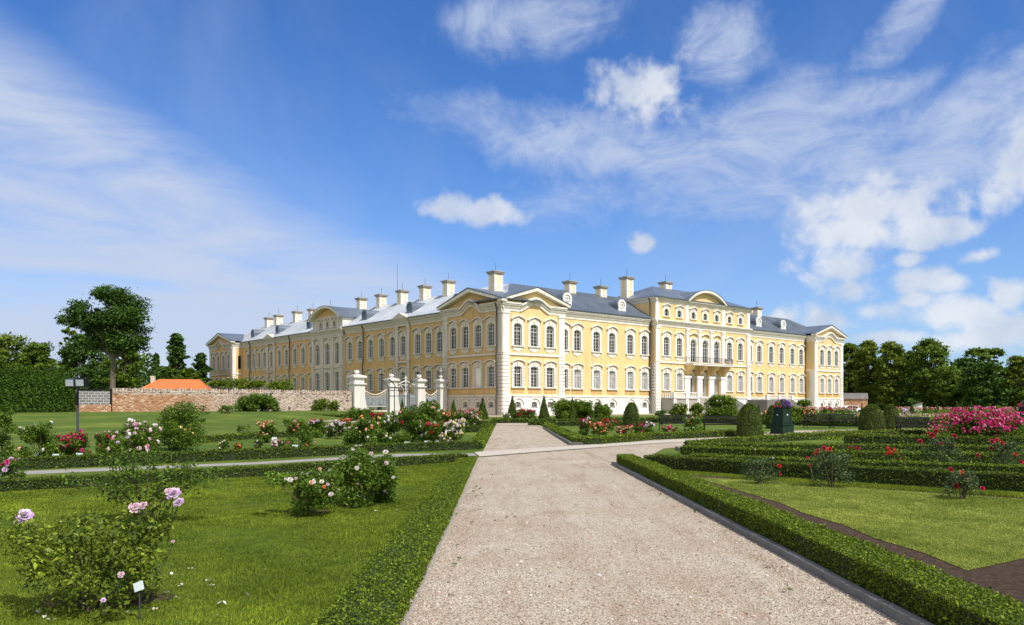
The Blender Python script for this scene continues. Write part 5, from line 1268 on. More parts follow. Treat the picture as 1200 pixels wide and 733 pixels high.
# ---- roofs
EZ, RZ_ = CZ1 + .06, 20.75
def roof_faces(V, Fs, mat='roof_seamed', name='roof', parent=None):
    mb = MB(); mb.add(V, Fs); return mb.build(name, mat, parent or PAL)
x0, x1 = 1.45, 98.0; y0, y1 = 1.25, 113.6; ix, iy = 16.0, 16.2
K = (8.7, 8.7, RZ_); RE = (90.5, 8.7, RZ_); WE = (8.7, 106.2, RZ_)
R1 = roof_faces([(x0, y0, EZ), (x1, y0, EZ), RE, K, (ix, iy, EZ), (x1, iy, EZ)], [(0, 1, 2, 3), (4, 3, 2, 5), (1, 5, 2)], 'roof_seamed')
R2 = roof_faces([(x0, y0, EZ), K, WE, (x0, y1, EZ), (ix, iy, EZ), (ix, y1, EZ)], [(0, 1, 2, 3), (1, 4, 5, 2), (3, 2, 5)], 'roof_glare')
def seams(mb, P0, P1, Q0, Q1, n, r=.035):
    P0, P1, Q0, Q1 = map(Vector, (P0, P1, Q0, Q1))
    for i in range(1, n):
        a = P0.lerp(P1, i / n); b_ = Q0.lerp(Q1, i / n); d = (P1 - P0).normalized() * r
        up = Vector((0, 0, .07)); mb.hexa([a - d, a + d, b_ + d, b_ - d, a - d + up, a + d + up, b_ + d + up, b_ - d + up])
mb = MB(); seams(mb, (x0 + 7, y0, EZ), (x1, y0, EZ), (K[0] + 0, K[1], RZ_), (x1 - 7, K[1], RZ_), 110); mb.build('seam', 'roof_seamed', R1)
mb = MB(); seams(mb, (x0, y0 + 7, EZ), (x0, y1, EZ), (K[0], K[1], RZ_), (K[0], y1 - 7, RZ_), 130); mb.build('seam', 'roof_glare', R2)
for F, oa, ob, c_, ap, over, back in GBL:
    mb = MB(); e = .07
    mb.extr([F.p(oa - .1, CZ1 + .36, over + .08), F.p(c_, ap + e, over + .08), F.p(c_, ap + e + .12, over + .08), F.p(oa - .1, CZ1 + .48, over + .08)], (-F.n[0] * (back + 1), -F.n[1] * (back + 1), 0))
    mb.extr([F.p(ob + .1, CZ1 + .36, over + .08), F.p(c_, ap + e, over + .08), F.p(c_, ap + e + .12, over + .08), F.p(ob + .1, CZ1 + .48, over + .08)], (-F.n[0] * (back + 1), -F.n[1] * (back + 1), 0))
    mb.build('roof', 'roof_seamed', PAL)
# central block hip roof
h = 20.15
roof_faces([(34.3, .3, h), (64.4, .3, h), (64.4, 15, h), (34.3, 15, h), (42.5, 7.8, 23.4), (56.2, 7.8, 23.4)], [(0, 1, 5, 4), (1, 2, 5), (2, 3, 4, 5), (3, 0, 4)], 'roof_seamed')
# gutters: dark lines along the eaves
g = GMB('gutter', 'roof_dark')
S2.box(g, 12.3, 34.6, CZ1, CZ1 + .14, .5, .72); S2.box(g, 64, 86, CZ1, CZ1 + .14, .5, .72); W2_.box(g, 15, 49.4, CZ1, CZ1 + .14, .5, .72); W2_.box(g, 62.3, 99, CZ1, CZ1 + .14, .5, .72)
S1.box(g, 34.2, 43.6, 20.1, 20.22, .5, .72); S1.box(g, 55, 64.4, 20.1, 20.22, .5, .72)
for F, t, zt in ((W0, .95, 16.2), (W2_, 43.2 - .9, 16.2), (W2_, 93.9, 16.2), (S2, 34.6, 16.2), (W2_, 73.0, 16.2), (FP, 1.85, 16.2), (SW, 1.85, 20.0)):
    mb = MB(); mb.tube([F.p(t, zt, .66), F.p(t, zt - .9, .32), F.p(t, 9.2, .32), F.p(t, 8.9, .45), F.p(t, 3.2, .32), F.p(t, 2.8, .42), F.p(t, .1, .42)], .10, 6)
    mb.build('downpipe', 'pipe_dark', PAL)
flushed(wallY, wallB, wallA, plinth, strc, corn, pil, tym, quo)

# ---- chimneys
def chimney_mesh(w_, d_, z0, z1):
    b_, q, cp = MB(), MB(), MB(); cz = z1 - .55
    b_.box(-w_ / 2, w_ / 2, -d_ / 2, d_ / 2, z0, cz)
    z = z0 + .1; i = 0
    while z < cz - .2:
        e = .34 if i % 2 else .5
        for sx_ in (-1, 1):
            for sy_ in (-1, 1):
                xa, xb = sx_ * (w_ / 2 + .05), sx_ * (w_ / 2 - e); ya, yb = sy_ * (d_ / 2 + .05), sy_ * (d_ / 2 - e * .8)
                q.box(min(xa, xb), max(xa, xb), min(ya, yb), max(ya, yb), z, z + .26)
        z += .33; i += 1
    q.box(-w_ / 2 - .06, w_ / 2 + .06, -d_ / 2 - .06, d_ / 2 + .06, z0 + (cz - z0) * .48, z0 + (cz - z0) * .48 + .14)
    for a, b2, o_ in ((0, .16, .12), (.16, .34, .24), (.34, .46, .32)): cp.box(-w_ / 2 - o_, w_ / 2 + o_, -d_ / 2 - o_, d_ / 2 + o_, cz + a, cz + b2)
    cp.box(-w_ / 2 + .2, w_ / 2 - .2, -d_ / 2 + .2, d_ / 2 - .2, cz + .46, cz + .62)
    return b_, q, cp
def chimney(x, y, z0, z1, w_=1.5, d_=1.3):
    b_, q, cp = chimney_mesh(w_, d_, z0, z1)
    o = b_.build('chimney', 'chimney_plaster', PAL, (x, y, 0))
    q.build('quoins', 'white_plaster', o); cp.build('cap', 'stone_step', o)
    r_ = MB(); r_.tube([(.1, .1, z1), (.1, .1, z1 + 1.35)], .035, 4); r_.build('rod', 'iron_black', o)
for t, zt in ((24.7, 23.05), (31.9, 23.0), (39.3, 22.95), (46.8, 22.95), (54.3, 23.05), (67.3, 22.6), (75.4, 22.75), (83.1, 22.9), (93, 22.9), (98.4, 22.75)): chimney(8.5, t, 19.6, zt)
for t, zt in ((21.9, 22.4), (29.5, 22.3), (78.0, 22.4)): chimney(t, 8.5, 19.6, zt)
chimney(36.4, 8.6, 20.0, 24.6, 1.7, 1.5); chimney(47.4, 8.6, 21.2, 24.8, 1.7, 1.5); chimney(5.7, 8.5, 18.3, 22.3, 1.65, 1.4)
mb = MB(); mb.tube([(8.6, 41.2, 20), (8.6, 41.2, 28.1)], [.06, .03], 4); mb.build('antenna_mast', 'iron_grey', PAL)

# ---- oculus dormers
def dormer(x, y, rz, roofm, ringm, z=18.35, s=1.0):
    o = MB(); n = 14; r = .98 * s; L_ = []
    L_ = [(-r * .9, 0, -1.35), (r * .9, 0, -1.35)] + [(r * math.cos(math.pi * i / n), 0, r * math.sin(math.pi * i / n)) for i in range(n + 1)]
    o.extr(L_, (0, 4.6, 0)); ob = o.build('dormer', roofm, PAL, (x, y, z), rz)
    q = MB(); C1 = [(r * 1.0 * math.cos(2 * math.pi * i / 20), -.16, r * 1.0 * math.sin(2 * math.pi * i / 20)) for i in range(20)]
    C2 = [(p[0] * .62, -.16, p[2] * .62) for p in C1]; q.ring(C1, C2, (0, .3, 0))
    C3 = [(p[0] * .48, -.10, p[2] * .48) for p in C1]; C4 = [(p[0] * .24, -.10, p[2] * .24) for p in C1]; q.ring(C3, C4, (0, .1, 0))
    for k in range(4):
        a = math.pi * k / 4; q.box(-.03, .03, -.08, -.02, -.6, .6) if k == 0 else q.add([(math.cos(a) * .6 - .03 * math.sin(a), -.07, math.sin(a) * .6 + .03 * math.cos(a)), (math.cos(a) * .6 + .03 * math.sin(a), -.07, math.sin(a) * .6 - .03 * math.cos(a)),
            (-math.cos(a) * .6 + .03 * math.sin(a), -.07, -math.sin(a) * .6 - .03 * math.cos(a)), (-math.cos(a) * .6 - .03 * math.sin(a), -.07, -math.sin(a) * .6 + .03 * math.cos(a))], [(0, 1, 2, 3)])
    q.box(-r * .62, r * .62, -.12, .02, -1.35, -r * .9)
    for s_ in (-1, 1): q.frus(s_ * r * .8, -.05, -1.35, -.55, .5, .2, .22, .2)
    q.build('oculus_frame', ringm, ob)
    p_ = MB(); p_.extr([(p[0] * .64, -.03, p[2] * .64) for p in C1], (0, .02, 0)); p_.build('pane', 'glass_dark', ob)
for t in (15.8, 28.7, 69.9, 79.1): dormer(t, 3.0, 0, 'roof_seamed', 'white_wood')
for t in (15.2, 28.7, 43.9, 66.5, 81.7, 95.2): dormer(3.2, t, -math.pi / 2, 'roof_seamed', 'roof_seamed')  # west oculus frames in dark roof metal, their shade put into the colour

# ---- balcony on the garden front
bal = MB(); S1.box(bal, 43.3, 55.4, 8.62, 8.9, 0, 1.85); S1.box(bal, 43.1, 55.6, 8.9, 9.0, 0, 1.95)
B = bal.build('balcony', 'white_plaster', PAL)
for t in (43.9, 47.5, 51.1, 54.7):
    mb = MB(); L_ = [(-.0, 6.9), (.5, 7.1), (.9, 7.7), (1.5, 8.2), (1.7, 8.62), (0, 8.62)]
    mb.extr([S1.p(t - .38, z, d) for d, z in L_], (.76, 0, 0)); mb.build('corbel', 'yellow_plaster', B)
mb = MB()
for z in (9.12, 10.0): S1.box(mb, 43.2, 55.5, z, z + .06, 1.78, 1.84)
for i in range(50): t = 43.2 + 12.3 * i / 49; S1.box(mb, t - .02, t + .02, 9.1, 10.02, 1.79, 1.83)
for t in (43.22, 55.48):
    for i in range(8): d = 1.8 * i / 8; S1.box(mb, t - .02, t + .02, 9.1, 10.02, d, d + .04)
    S1.box(mb, t - .03, t + .03, 10, 10.06, 0, 1.84)
mb.build('railing', 'iron_grey', B)
# ---- perron: terrace with balustrade, landing before the doors and a flight whose shade is put into its dark stone
ST = MB(); S1.box(ST, 36.6, 43.9, -.3, 2.55, .3, 2.7); S1.box(ST, 36.5, 44.0, 2.55, 2.72, .3, 2.85); S1.box(ST, 44.0, 56, -.3, 2.7, .3, 1.9)
T_ = ST.build('terrace', 'stone_step', PAL)
mb = MB()
for t in (36.6, 40.0, 43.2): S1.box(mb, t, t + .7, -.1, 2.55, 2.7, 2.82); S1.box(mb, t + .05, t + .65, 2.72, 3.72, 2.25, 2.8)
for a, b_ in ((37.3, 40.0), (40.7, 43.2)):
    S1.box(mb, a, b_, 3.55, 3.72, 2.35, 2.7); S1.box(mb, a, b_, 2.72, 2.86, 2.35, 2.7); k = int((b_ - a) / .42)
    for i in range(k):
        c_ = S1.p(a + (i + .5) * (b_ - a) / k, 0, 2.52); mb.lathe([(.06, 2.86), (.13, 3.05), (.11, 3.2), (.05, 3.4), (.09, 3.55)], 6, (c_[0], c_[1], 0))
S1.box(mb, 36.6, 36.95, 3.55, 3.72, .4, 2.25)
for i in range(4):
    c_ = S1.p(36.78, 0, .6 + i * .45); mb.lathe([(.06, 2.72), (.13, 3.05), (.11, 3.2), (.05, 3.4), (.09, 3.55)], 6, (c_[0], c_[1], 0))
for i in range(5):
    c_ = S1.p(44.2 + i * .42, 0, 1.75); mb.lathe([(.06, 2.7), (.13, 2.95), (.11, 3.1), (.05, 3.3), (.09, 3.5)], 6, (c_[0], c_[1], 0))
S1.box(mb, 43.9, 46.2, 3.5, 3.66, 1.6, 1.9)
mb.build('balustrade', 'white_plaster', T_)
mb = MB()
for i in range(14): S1.box(mb, 52.0 + i * .5, 52.5 + i * .5, -.3, 2.6 - i * .18, 1.9, 4.6)
mb.build('stair', 'kerb_stone', PAL)
# second terrace stair, right of the centre
ST = MB(); S1.box(ST, 62.5, 72.0, -.3, 2.5, .3, 4.6); T2 = ST.build('terrace', 'kerb_stone', PAL)
mb = MB()
for t in (62.5, 66.6, 71.3): S1.box(mb, t, t + .7, 2.5, 3.5, 4.1, 4.65)
for a, b_ in ((63.2, 66.6), (67.3, 71.3)):
    S1.box(mb, a, b_, 3.35, 3.5, 4.2, 4.5)
    for i in range(8):
        t = a + (i + .5) * (b_ - a) / 8; c_ = S1.p(t, 0, 4.35); mb.lathe([(.06, 2.5), (.13, 2.75), (.11, 2.95), (.05, 3.2), (.09, 3.35)], 6, (c_[0], c_[1], 0))
mb.build('balustrade', 'white_plaster', T2)
mb = MB()
for i in range(13): S1.box(mb, 72.0 + i * .42, 72.0 + (i + 1) * .42, -.3, 2.4 - i * .18, 1.5, 4.4)
mb.build('stair', 'kerb_stone', PAL)
#PALACE_END
#THINGS_BEGIN
# ------------------------------------------------------------------ stone wall, block fence, gate piers
P4 = (-10.26, 125.4); PD = (-.7593, -.6508)   # from the palace side towards the west end
def wp_(d): return (P4[0] + PD[0] * d, P4[1] + PD[1] * d)
A = math.atan2(-PD[1], -PD[0])
w0 = wp_(15.7 + 1.0); w1 = wp_(15.7 + 32.4); L_ = math.hypot(w1[0] - w0[0], w1[1] - w0[1])
mb = MB(); rs = random.Random(4); n = 46       # the wall's own frame: x from the west end eastwards
top = [(L_ * i / n, 3.05 + rs.uniform(-.03, .03)) for i in range(n + 1)]
for (a, za), (b_, zb) in zip(top[:-1], top[1:]):
    mb.hexa([(a, -.35, -.5), (b_, -.35, -.5), (b_, .35, -.5), (a, .35, -.5), (a, -.35, za), (b_, -.35, zb), (b_, .35, zb), (a, .35, za)])
WL = empty('stone_wall', (w1[0], w1[1], 0), A, label='long rubble stone wall, pinkish grey with a red patch, left of the gate', cat='wall')
mb.build('wall', 'rubble_wall', WL)
mb = MB()
for i in range(92):
    a = L_ * i / 92; b_ = L_ * (i + 1) / 92; za = 3.04 + .48 + rs.uniform(-.07, .05); d = rs.uniform(.36, .42)
    mb.hexa([(a, -d, 3.04), (b_ - .01, -d, 3.04), (b_ - .01, d, 3.04), (a, d, 3.04), (a + .05, -d + .06, za), (b_ - .05, -d + .06, za + rs.uniform(-.04, .04)), (b_ - .05, d - .06, za), (a + .05, d - .06, za)])
mb.build('coping', 'rubble_wall', WL)
# end portion: rubble foot with a grey block infill in a dark frame
w2 = wp_(15.7 + 36.4); L2 = math.hypot(w2[0] - w1[0], w2[1] - w1[1])
BF = empty('block_fence', (w2[0], w2[1], .6), A, label='grey concrete block panel in a dark frame at the stone wall end', cat='fence')
mb = MB(); mb.box(.1, L2 - .1, -.25, .25, -.9, .95); mb.build('footing', 'rubble_wall', BF)
mb = MB(); mb.box(.15, L2 - .2, -.12, .12, .95, 2.55); mb.build('block_panel', 'grey_block', BF)
for x in (.02, L2 - .16): mb = MB(); mb.box(x, x + .16, -.16, .16, .3 if x < 1 else -.4, 2.75); mb.build('post', 'iron_black', BF)
mb = MB(); mb.box(.0, L2 - .0, -.2, .2, 2.6, 2.78); mb.build('top_rail', 'iron_black', BF)
g0 = wp_(15.7 + 36.6); g1 = wp_(15.7 + 38.6); Lg = math.hypot(g1[0] - g0[0], g1[1] - g0[1])
GT = empty('metal_gate', (g1[0], g1[1], .55), A, label='pale grey barred metal gate between the block panel and thuja row', cat='gate')
mb = MB()
for z in (.1, 1.2, 2.35): mb.box(0, Lg, -.03, .03, z, z + .1)
for x in (0, Lg / 2 - .05, Lg - .1): mb.box(x, x + .1, -.035, .035, 0, 2.6)
mb.build('gate_frame', 'grey_gate', GT)
mb = MB()
for i in range(14): x = .08 + i * (Lg - .2) / 13; mb.box(x, x + .07, -.02, .02, .05, 2.5 + .12 * math.sin(i / 13 * math.pi))
mb.build('bars', 'grey_gate', GT)

def pier(d, H, label, w_=1.28):
    x, y = wp_(d); root = empty('gate_pier', (x, y, 0), A, label=label, cat='gate pier', group='white gate piers')
    mb = MB(); h = w_ / 2; s_ = h * .95
    mb.box(-h - .12, h + .12, -s_ - .12, s_ + .12, -.3, .55); mb.box(-h, h, -s_, s_, .5, H * .70)
    mb.build('shaft', 'gate_plaster', root)
    mb = MB()
    for z0, z1, o_ in ((.70, .715, .10), (.715, .745, .20), (.745, .84, -.06), (.84, .87, .08), (.87, .905, .22), (.905, .925, .10)): mb.box(-h - o_, h + o_, -s_ - o_, s_ + o_, H * z0, H * z1)
    mb.build('capital', 'gate_plaster', root)
    mb = MB(); mb.frus(0, 0, H * .925, H * .945, w_ * .8, w_ * .8, w_ * .45, w_ * .45); mb.lathe([(.26, H * .945), (.16, H * .957), (.30, H * .975), (.40, H * .995), (.34, H * 1.015), (.14, H * 1.03), (.05, H * 1.05)], 10)
    for k in range(5): a = k * 1.256; mb.tube([(0, 0, H * .99), (.28 * math.cos(a), .28 * math.sin(a), H * 1.02), (.36 * math.cos(a), .36 * math.sin(a), H * 1.045)], [.12, .09, .03], 5)
    mb.build('finial', 'gate_plaster', root)
    mb = MB()   # side scroll buttress
    prof = [(h, 0), (h + .62, 0), (h + .62, H * .18), (h + .40, H * .36), (h + .28, H * .5), (h + .42, H * .56), (h + .36, H * .60), (h + .1, H * .62), (h, H * .66)]
    mb.extr([(x, -.28, z) for x, z in prof], (0, .56, 0)); mb.build('scroll', 'gate_plaster', root)
    return root
pier(15.7, 6.2, 'white gate pier with urn finial touching the end of the stone wall', 1.7)
pier(9.9, 5.85, 'white gate pier second from the stone wall', 1.35)
pier(5.0, 5.85, 'white gate pier third from the stone wall')
pier(.9, 5.9, 'white gate pier nearest the palace, under a dark vase')
# low sweeping screens with railings between the piers
for i, (d0, d1, lab) in enumerate(((14.7, 10.8, 'curved white screen with grille between the first two piers'), (4.2, 1.7, 'curved white screen with grille between the last two piers'))):
    a_, b_ = wp_(d0), wp_(d1); Lx = math.hypot(a_[0] - b_[0], a_[1] - b_[1]); root = empty('gate_screen', (a_[0], a_[1], 0), A, label=lab, cat='gate screen', group='grilled screens of the gateway')
    mb = MB(); mb.box(0, Lx, -.2, .2, -.3, .75); mb.build('base', 'aged_plaster', root)
    n = 14; cv = [(Lx * k / n, 3.75 - .75 * math.sin(math.pi * k / n)) for k in range(n + 1)]
    mb = MB(); mb.tube([(x, 0, z) for x, z in cv], .10, 6); mb.tube([(x, 0, z - .3) for x, z in cv], .04, 5); mb.tube([(0, 0, 1.3), (Lx, 0, 1.3)], .05, 5); mb.build('rail', 'aged_plaster', root)
    mb = MB()
    for k in range(1, 26):
        x = Lx * k / 26; z = 3.75 - .75 * math.sin(math.pi * k / 26); mb.box(x - .022, x + .022, -.02, .02, 1.2, z - .25)
    for k in range(6): x = Lx * (k + .5) / 6; mb.tube([(x + .16 * math.cos(q * .7854), -.03, 2.1 + .5 * math.sin(q * .7854)) for q in range(9)], .025, 4)
    mb.build('grille', 'grey_gate', root)
# iron gate leaves with a crowned cross in the middle opening
a_, b_ = wp_(9.2), wp_(5.7); Lx = math.hypot(a_[0] - b_[0], a_[1] - b_[1]); root = empty('iron_gate', (a_[0], a_[1], 0), A, label='open wrought gate with a white scrolled cross over the middle opening', cat='gate')
mb = MB(); cx = Lx / 2
mb.tube([(0, 0, 4.55), (cx * .35, 0, 4.65), (cx * .7, 0, 4.95), (cx, 0, 5.15), (cx * 1.3, 0, 4.95), (cx * 1.65, 0, 4.65), (Lx, 0, 4.55)], .08, 6); mb.tube([(cx, 0, 1.4), (cx, 0, 5.9)], .09, 6); mb.tube([(cx - .9, 0, 4.5), (cx + .9, 0, 4.5)], .06, 5); mb.tube([(cx - .35, 0, 5.55), (cx + .35, 0, 5.55)], .05, 5)
for s_ in (-1, 1): mb.tube([(cx + s_ * 1.0, 0, 4.5), (cx + s_ * .55, 0, 4.1), (cx + s_ * .3, 0, 3.5), (cx + s_ * .12, 0, 3.0)], .05, 5)
mb.build('overthrow', 'gate_plaster', root)
for s_ in (0, 1):
    mb = MB()
    for k in range(12): x = .1 + s_ * (Lx / 2) + k * (Lx / 2 - .2) / 11; mb.box(x - .02, x + .02, -.02, .02, .1, 2.9 + .5 * math.sin(k / 11 * 1.57 if not s_ else (1 - k / 11) * 1.57))
    for z in (.2, 1.1, 2.8): mb.box(.08 + s_ * Lx / 2, Lx / 2 - .08 + s_ * Lx / 2, -.03, .03, z, z + .07)
    mb.build('leaf', 'grey_gate', root)
# dark vase on the pier next to the palace
x, y = wp_(.9); root = empty('vase', (x, y, 5.9 * 1.05), A, label='dark covered vase on top of the pier nearest the palace', cat='vase')
mb = MB(); mb.lathe([(.02, -.15), (.3, -.12), (.3, -.05), (.12, .02), (.1, .12), (.38, .4), (.42, .62), (.25, .8), (.3, .86), (.12, 1.0), (.04, 1.2)], 12); mb.build('body', 'stone_step', root)
# blue-grey roofed linking wall right of the last pier
mb = MB(); a_ = wp_(-.2); root = empty('linking_wall', (a_[0], a_[1], 0), A, label='plain pale wall joining the last gate pier to the palace', cat='wall')
mb.box(0, 2.2, -.4, .4, -.3, 5.2); mb.build('wall', 'aged_plaster', root); mb = MB(); mb.box(-.1, 2.3, -.55, .55, 5.2, 5.45); mb.build('coping', 'aged_plaster', root)

# low wall right of the palace and small shed, white car
x0_, y0_ = L2W(98.8, 3); root = empty('garden_wall', (x0_, y0_, 0), R(-6), label='old grey brick wall with dark coping right of the palace', cat='wall')
mb = MB(); mb.box(0, 8.0, -.3, .3, -.3, 2.9); mb.build('wall', 'rubble_wall', root); mb = MB(); mb.add([(-.1, -.6, 2.9), (8.1, -.6, 2.9), (8.1, .6, 2.9), (-.1, .6, 2.9), (-.1, 0, 4.2), (8.1, 0, 4.2)], [(0, 1, 5, 4), (1, 2, 5), (2, 3, 4, 5), (3, 0, 4), (0, 3, 2, 1)]); mb.build('coping', 'grey_coping', root)
Yc = 170; root = empty('shed', (at(1075, Yc), Yc, 0), R(-20), label='tiny white shed with sloping roof under the trees behind the bench', cat='shed')
mb = MB(); mb.extr([(-.75, -1.5, -.2), (.75, -1.5, -.2), (.75, -1.5, 1.9), (-.75, -1.5, 1.4)], (0, 3, 0)); mb.build('wall', 'shed_white', root)
mb = MB(); mb.extr([(-.95, -1.7, 1.35), (.95, -1.7, 1.98), (.95, -1.7, 2.05), (-.95, -1.7, 1.42)], (0, 3.4, 0)); mb.build('roof', 'grey_coping', root)
Yc = 150; root = empty('parked_car', (at(997, Yc), Yc, 0), R(8), label='small white car parked behind the rose beds by the palace end', cat='car')
mb = MB(); mb.extr([(x, -.82, z) for x, z in ((-2.0, .35), (2.0, .35), (2.05, .75), (1.3, .92), (.75, 1.4), (-.9, 1.45), (-1.8, .98), (-2.05, .9))], (0, 1.64, 0)); mb.build('body', 'car_white', root)
mb = MB(); mb.extr([(x, -.835, z) for x, z in ((1.1, .95), (.68, 1.32), (-.85, 1.36), (-1.5, .98))], (0, 1.67, 0)); mb.build('window', 'glass_dark', root)
for sx_ in (-1.25, 1.25):
    for sy_ in (-.8, .8):
        mb = MB(); mb.extr([(sx_ + .33 * math.cos(q * .524), sy_ - .09, .33 + .33 * math.sin(q * .524)) for q in range(12)], (0, .18, 0)); mb.build('wheel', 'rubber', root)

# orange roofed house behind the wall
Yh = 150; xa, xb = at(162, Yh), at(250, Yh); root = empty('house', ((xa + xb) / 2, Yh, 0), R(10), label='house with bright orange hipped roof showing above the stone wall', cat='house')
hw = (xb - xa) / 2; mb = MB(); mb.box(-hw + .6, hw - .6, -4, 4, 0, 3.6); mb.build('wall', 'house_wall', root)
mb = MB(); mb.add([(-hw, -4.6, 3.5), (hw, -4.6, 3.5), (hw, 4.6, 3.5), (-hw, 4.6, 3.5), (-hw * .42, 0, 6.3), (hw * .6, 0, 6.3)], [(0, 1, 5, 4), (1, 2, 5), (2, 3, 4, 5), (3, 0, 4)])
rf = mb.build('roof', 'orange_tile', root); mb = MB(); mb.box(-hw * .62, -hw * .62 + .7, -.4, .4, 4.2, 6.9); mb.build('chimney', 'house_wall', rf)

# ------------------------------------------------------------------ floodlight, arch, benches, planters, labels
x, y = gp(91, 512); root = empty('floodlight_pole', (x, y, 0), R(-12), label='dark steel pole carrying two rectangular floodlights behind the crimson roses', cat='floodlight')
mb = MB(); mb.tube([(0, 0, 0), (0, 0, 2.75)], .055, 8); mb.box(-.13, .13, -.13, .13, 0, .03); mb.box(-.5, .5, -.04, .04, 2.35, 2.43); mb.build('pole', 'iron_grey', root)
for s_, tl in ((-1, .2), (1, -.2)):
    mb = MB(); cx = s_ * .28
    mb.hexa([(cx - .24, -.16, 2.36), (cx + .24, -.16, 2.36), (cx + .22, .14, 2.42), (cx - .22, .14, 2.42), (cx - .24, -.22, 2.74), (cx + .24, -.22, 2.74), (cx + .22, .12, 2.78), (cx - .22, .12, 2.78)])
    hd_ = mb.build('floodlight_head', 'iron_black' if s_ > 0 else 'iron_grey', root)
    mb = MB(); mb.hexa([(cx - .2, -.205, 2.4), (cx + .2, -.205, 2.4), (cx + .2, -.18, 2.4), (cx - .2, -.18, 2.4), (cx - .2, -.24, 2.7), (cx + .2, -.24, 2.7), (cx + .2, -.21, 2.7), (cx - .2, -.21, 2.7)]); mb.build('lens', 'grey_gate', hd_)
mb = MB(); mb.box(-.02, .12, -.12, -.06, 1.5, 2.1); mb.build('control_box', 'iron_black', root)

Ya = 36.0; root = empty('rose_arch', (at(469, Ya), Ya, 0), 0, label='thin dark metal rose arch of four curved bars above the mixed roses', cat='rose arch')
for s_ in (-1, 1):
    for yy in (-.55, .55):
        mb = MB(); x = s_ * (.42 + (.0 if yy < 0 else -.08)) ; top_ = 2.05
        mb.tube([(x, yy, 0), (x, yy, top_), (x + s_ * .04, yy, top_ + .25), (x + s_ * .22, yy * .9, top_ + .52), (x + s_ * .50, yy * .8, top_ + .62)] if yy < 0 else
                [(x, yy, 0), (x, yy, top_ + .1), (x - s_ * .03, yy, top_ + .35), (x + s_ * .18, yy * .5, top_ + .62)], .024, 6); mb.build('bar', 'iron_grey', root)
mb = MB()
for z in (1.0, 1.9, 2.15): mb.tube([(-.42, -.55, z), (.42, -.55, z)], .014, 5); mb.tube([(-.42, -.55, z), (-.34, .55, z)], .014, 5); mb.tube([(.42, -.55, z), (.34, .55, z)], .014, 5)
mb.build('crossbars', 'iron_grey', root)

def bench(x, y, rz, label, L_=1.75):
    root = empty('garden_bench', (x, y, 0), rz, label=label, cat='bench', group='dark garden benches'); h = L_ / 2
    mb = MB()
    for k in range(5): mb.box(-h, h, -.26 + k * .105, -.17 + k * .105, .43 + (.015 if k in (0, 4) else 0), .46 + (.015 if k in (0, 4) else 0))
    mb.build('seat', 'iron_black', root)
    mb = MB(); mb.hexa([(-h, .27, .84), (h, .27, .84), (h, .32, .84), (-h, .32, .84), (-h, .29, .92), (h, .29, .92), (h, .34, .92), (-h, .34, .92)]); mb.hexa([(-h, .21, .5), (h, .21, .5), (h, .26, .5), (-h, .26, .5), (-h, .22, .56), (h, .22, .56), (h, .27, .56), (-h, .27, .56)])
    for k in range(12):       # lattice of the back
        a = -h + .03 + k * (L_ - .06) / 12; b_ = a + (L_ - .06) / 12
        for s0, s1 in ((.55, .85), (.85, .55)): mb.tube([(a, .24 if s0 < .7 else .29, s0), (b_, .29 if s1 > .7 else .24, s1)], .020, 4)
    mb.box(-h, h, .25, .28, .685, .72)
    mb.build('backrest', 'iron_black', root)
    for s_ in (-1, 1):
        mb = MB(); x_ = s_ * (h - .04)
        mb.tube([(x_, -.27, 0), (x_, -.22, .2), (x_, -.25, .44), (x_, -.26, .62), (x_, -.05, .68), (x_, .27, .66)], .026, 5); mb.tube([(x_, .34, 0), (x_, .24, .25), (x_, .22, .45), (x_, .30, .92)], .026, 5); mb.tube([(x_, -.25, .42), (x_, .22, .42)], .022, 5)
        mb.build('leg_frame', 'iron_black', root)
    return root
for px, yb, rz, lab in ((792, 505.5, .12, 'dark bench left of the two near the domed yew, behind low pink roses'), (845, 507.5, -.15, 'dark bench with glinting seat left of the largest domed yew'),
        (960, 502, .03, 'dark bench before the hedge right of the green planter'), (990, 502, .03, 'dark bench before the hedge left of the wide domed yew'), (1072, 511.5, -.03, 'open lattice back bench left of the magenta rose bush')):
    x, y = gp(px, yb); bench(x, y, rz, lab, 1.85 if px != 1072 else 1.65)

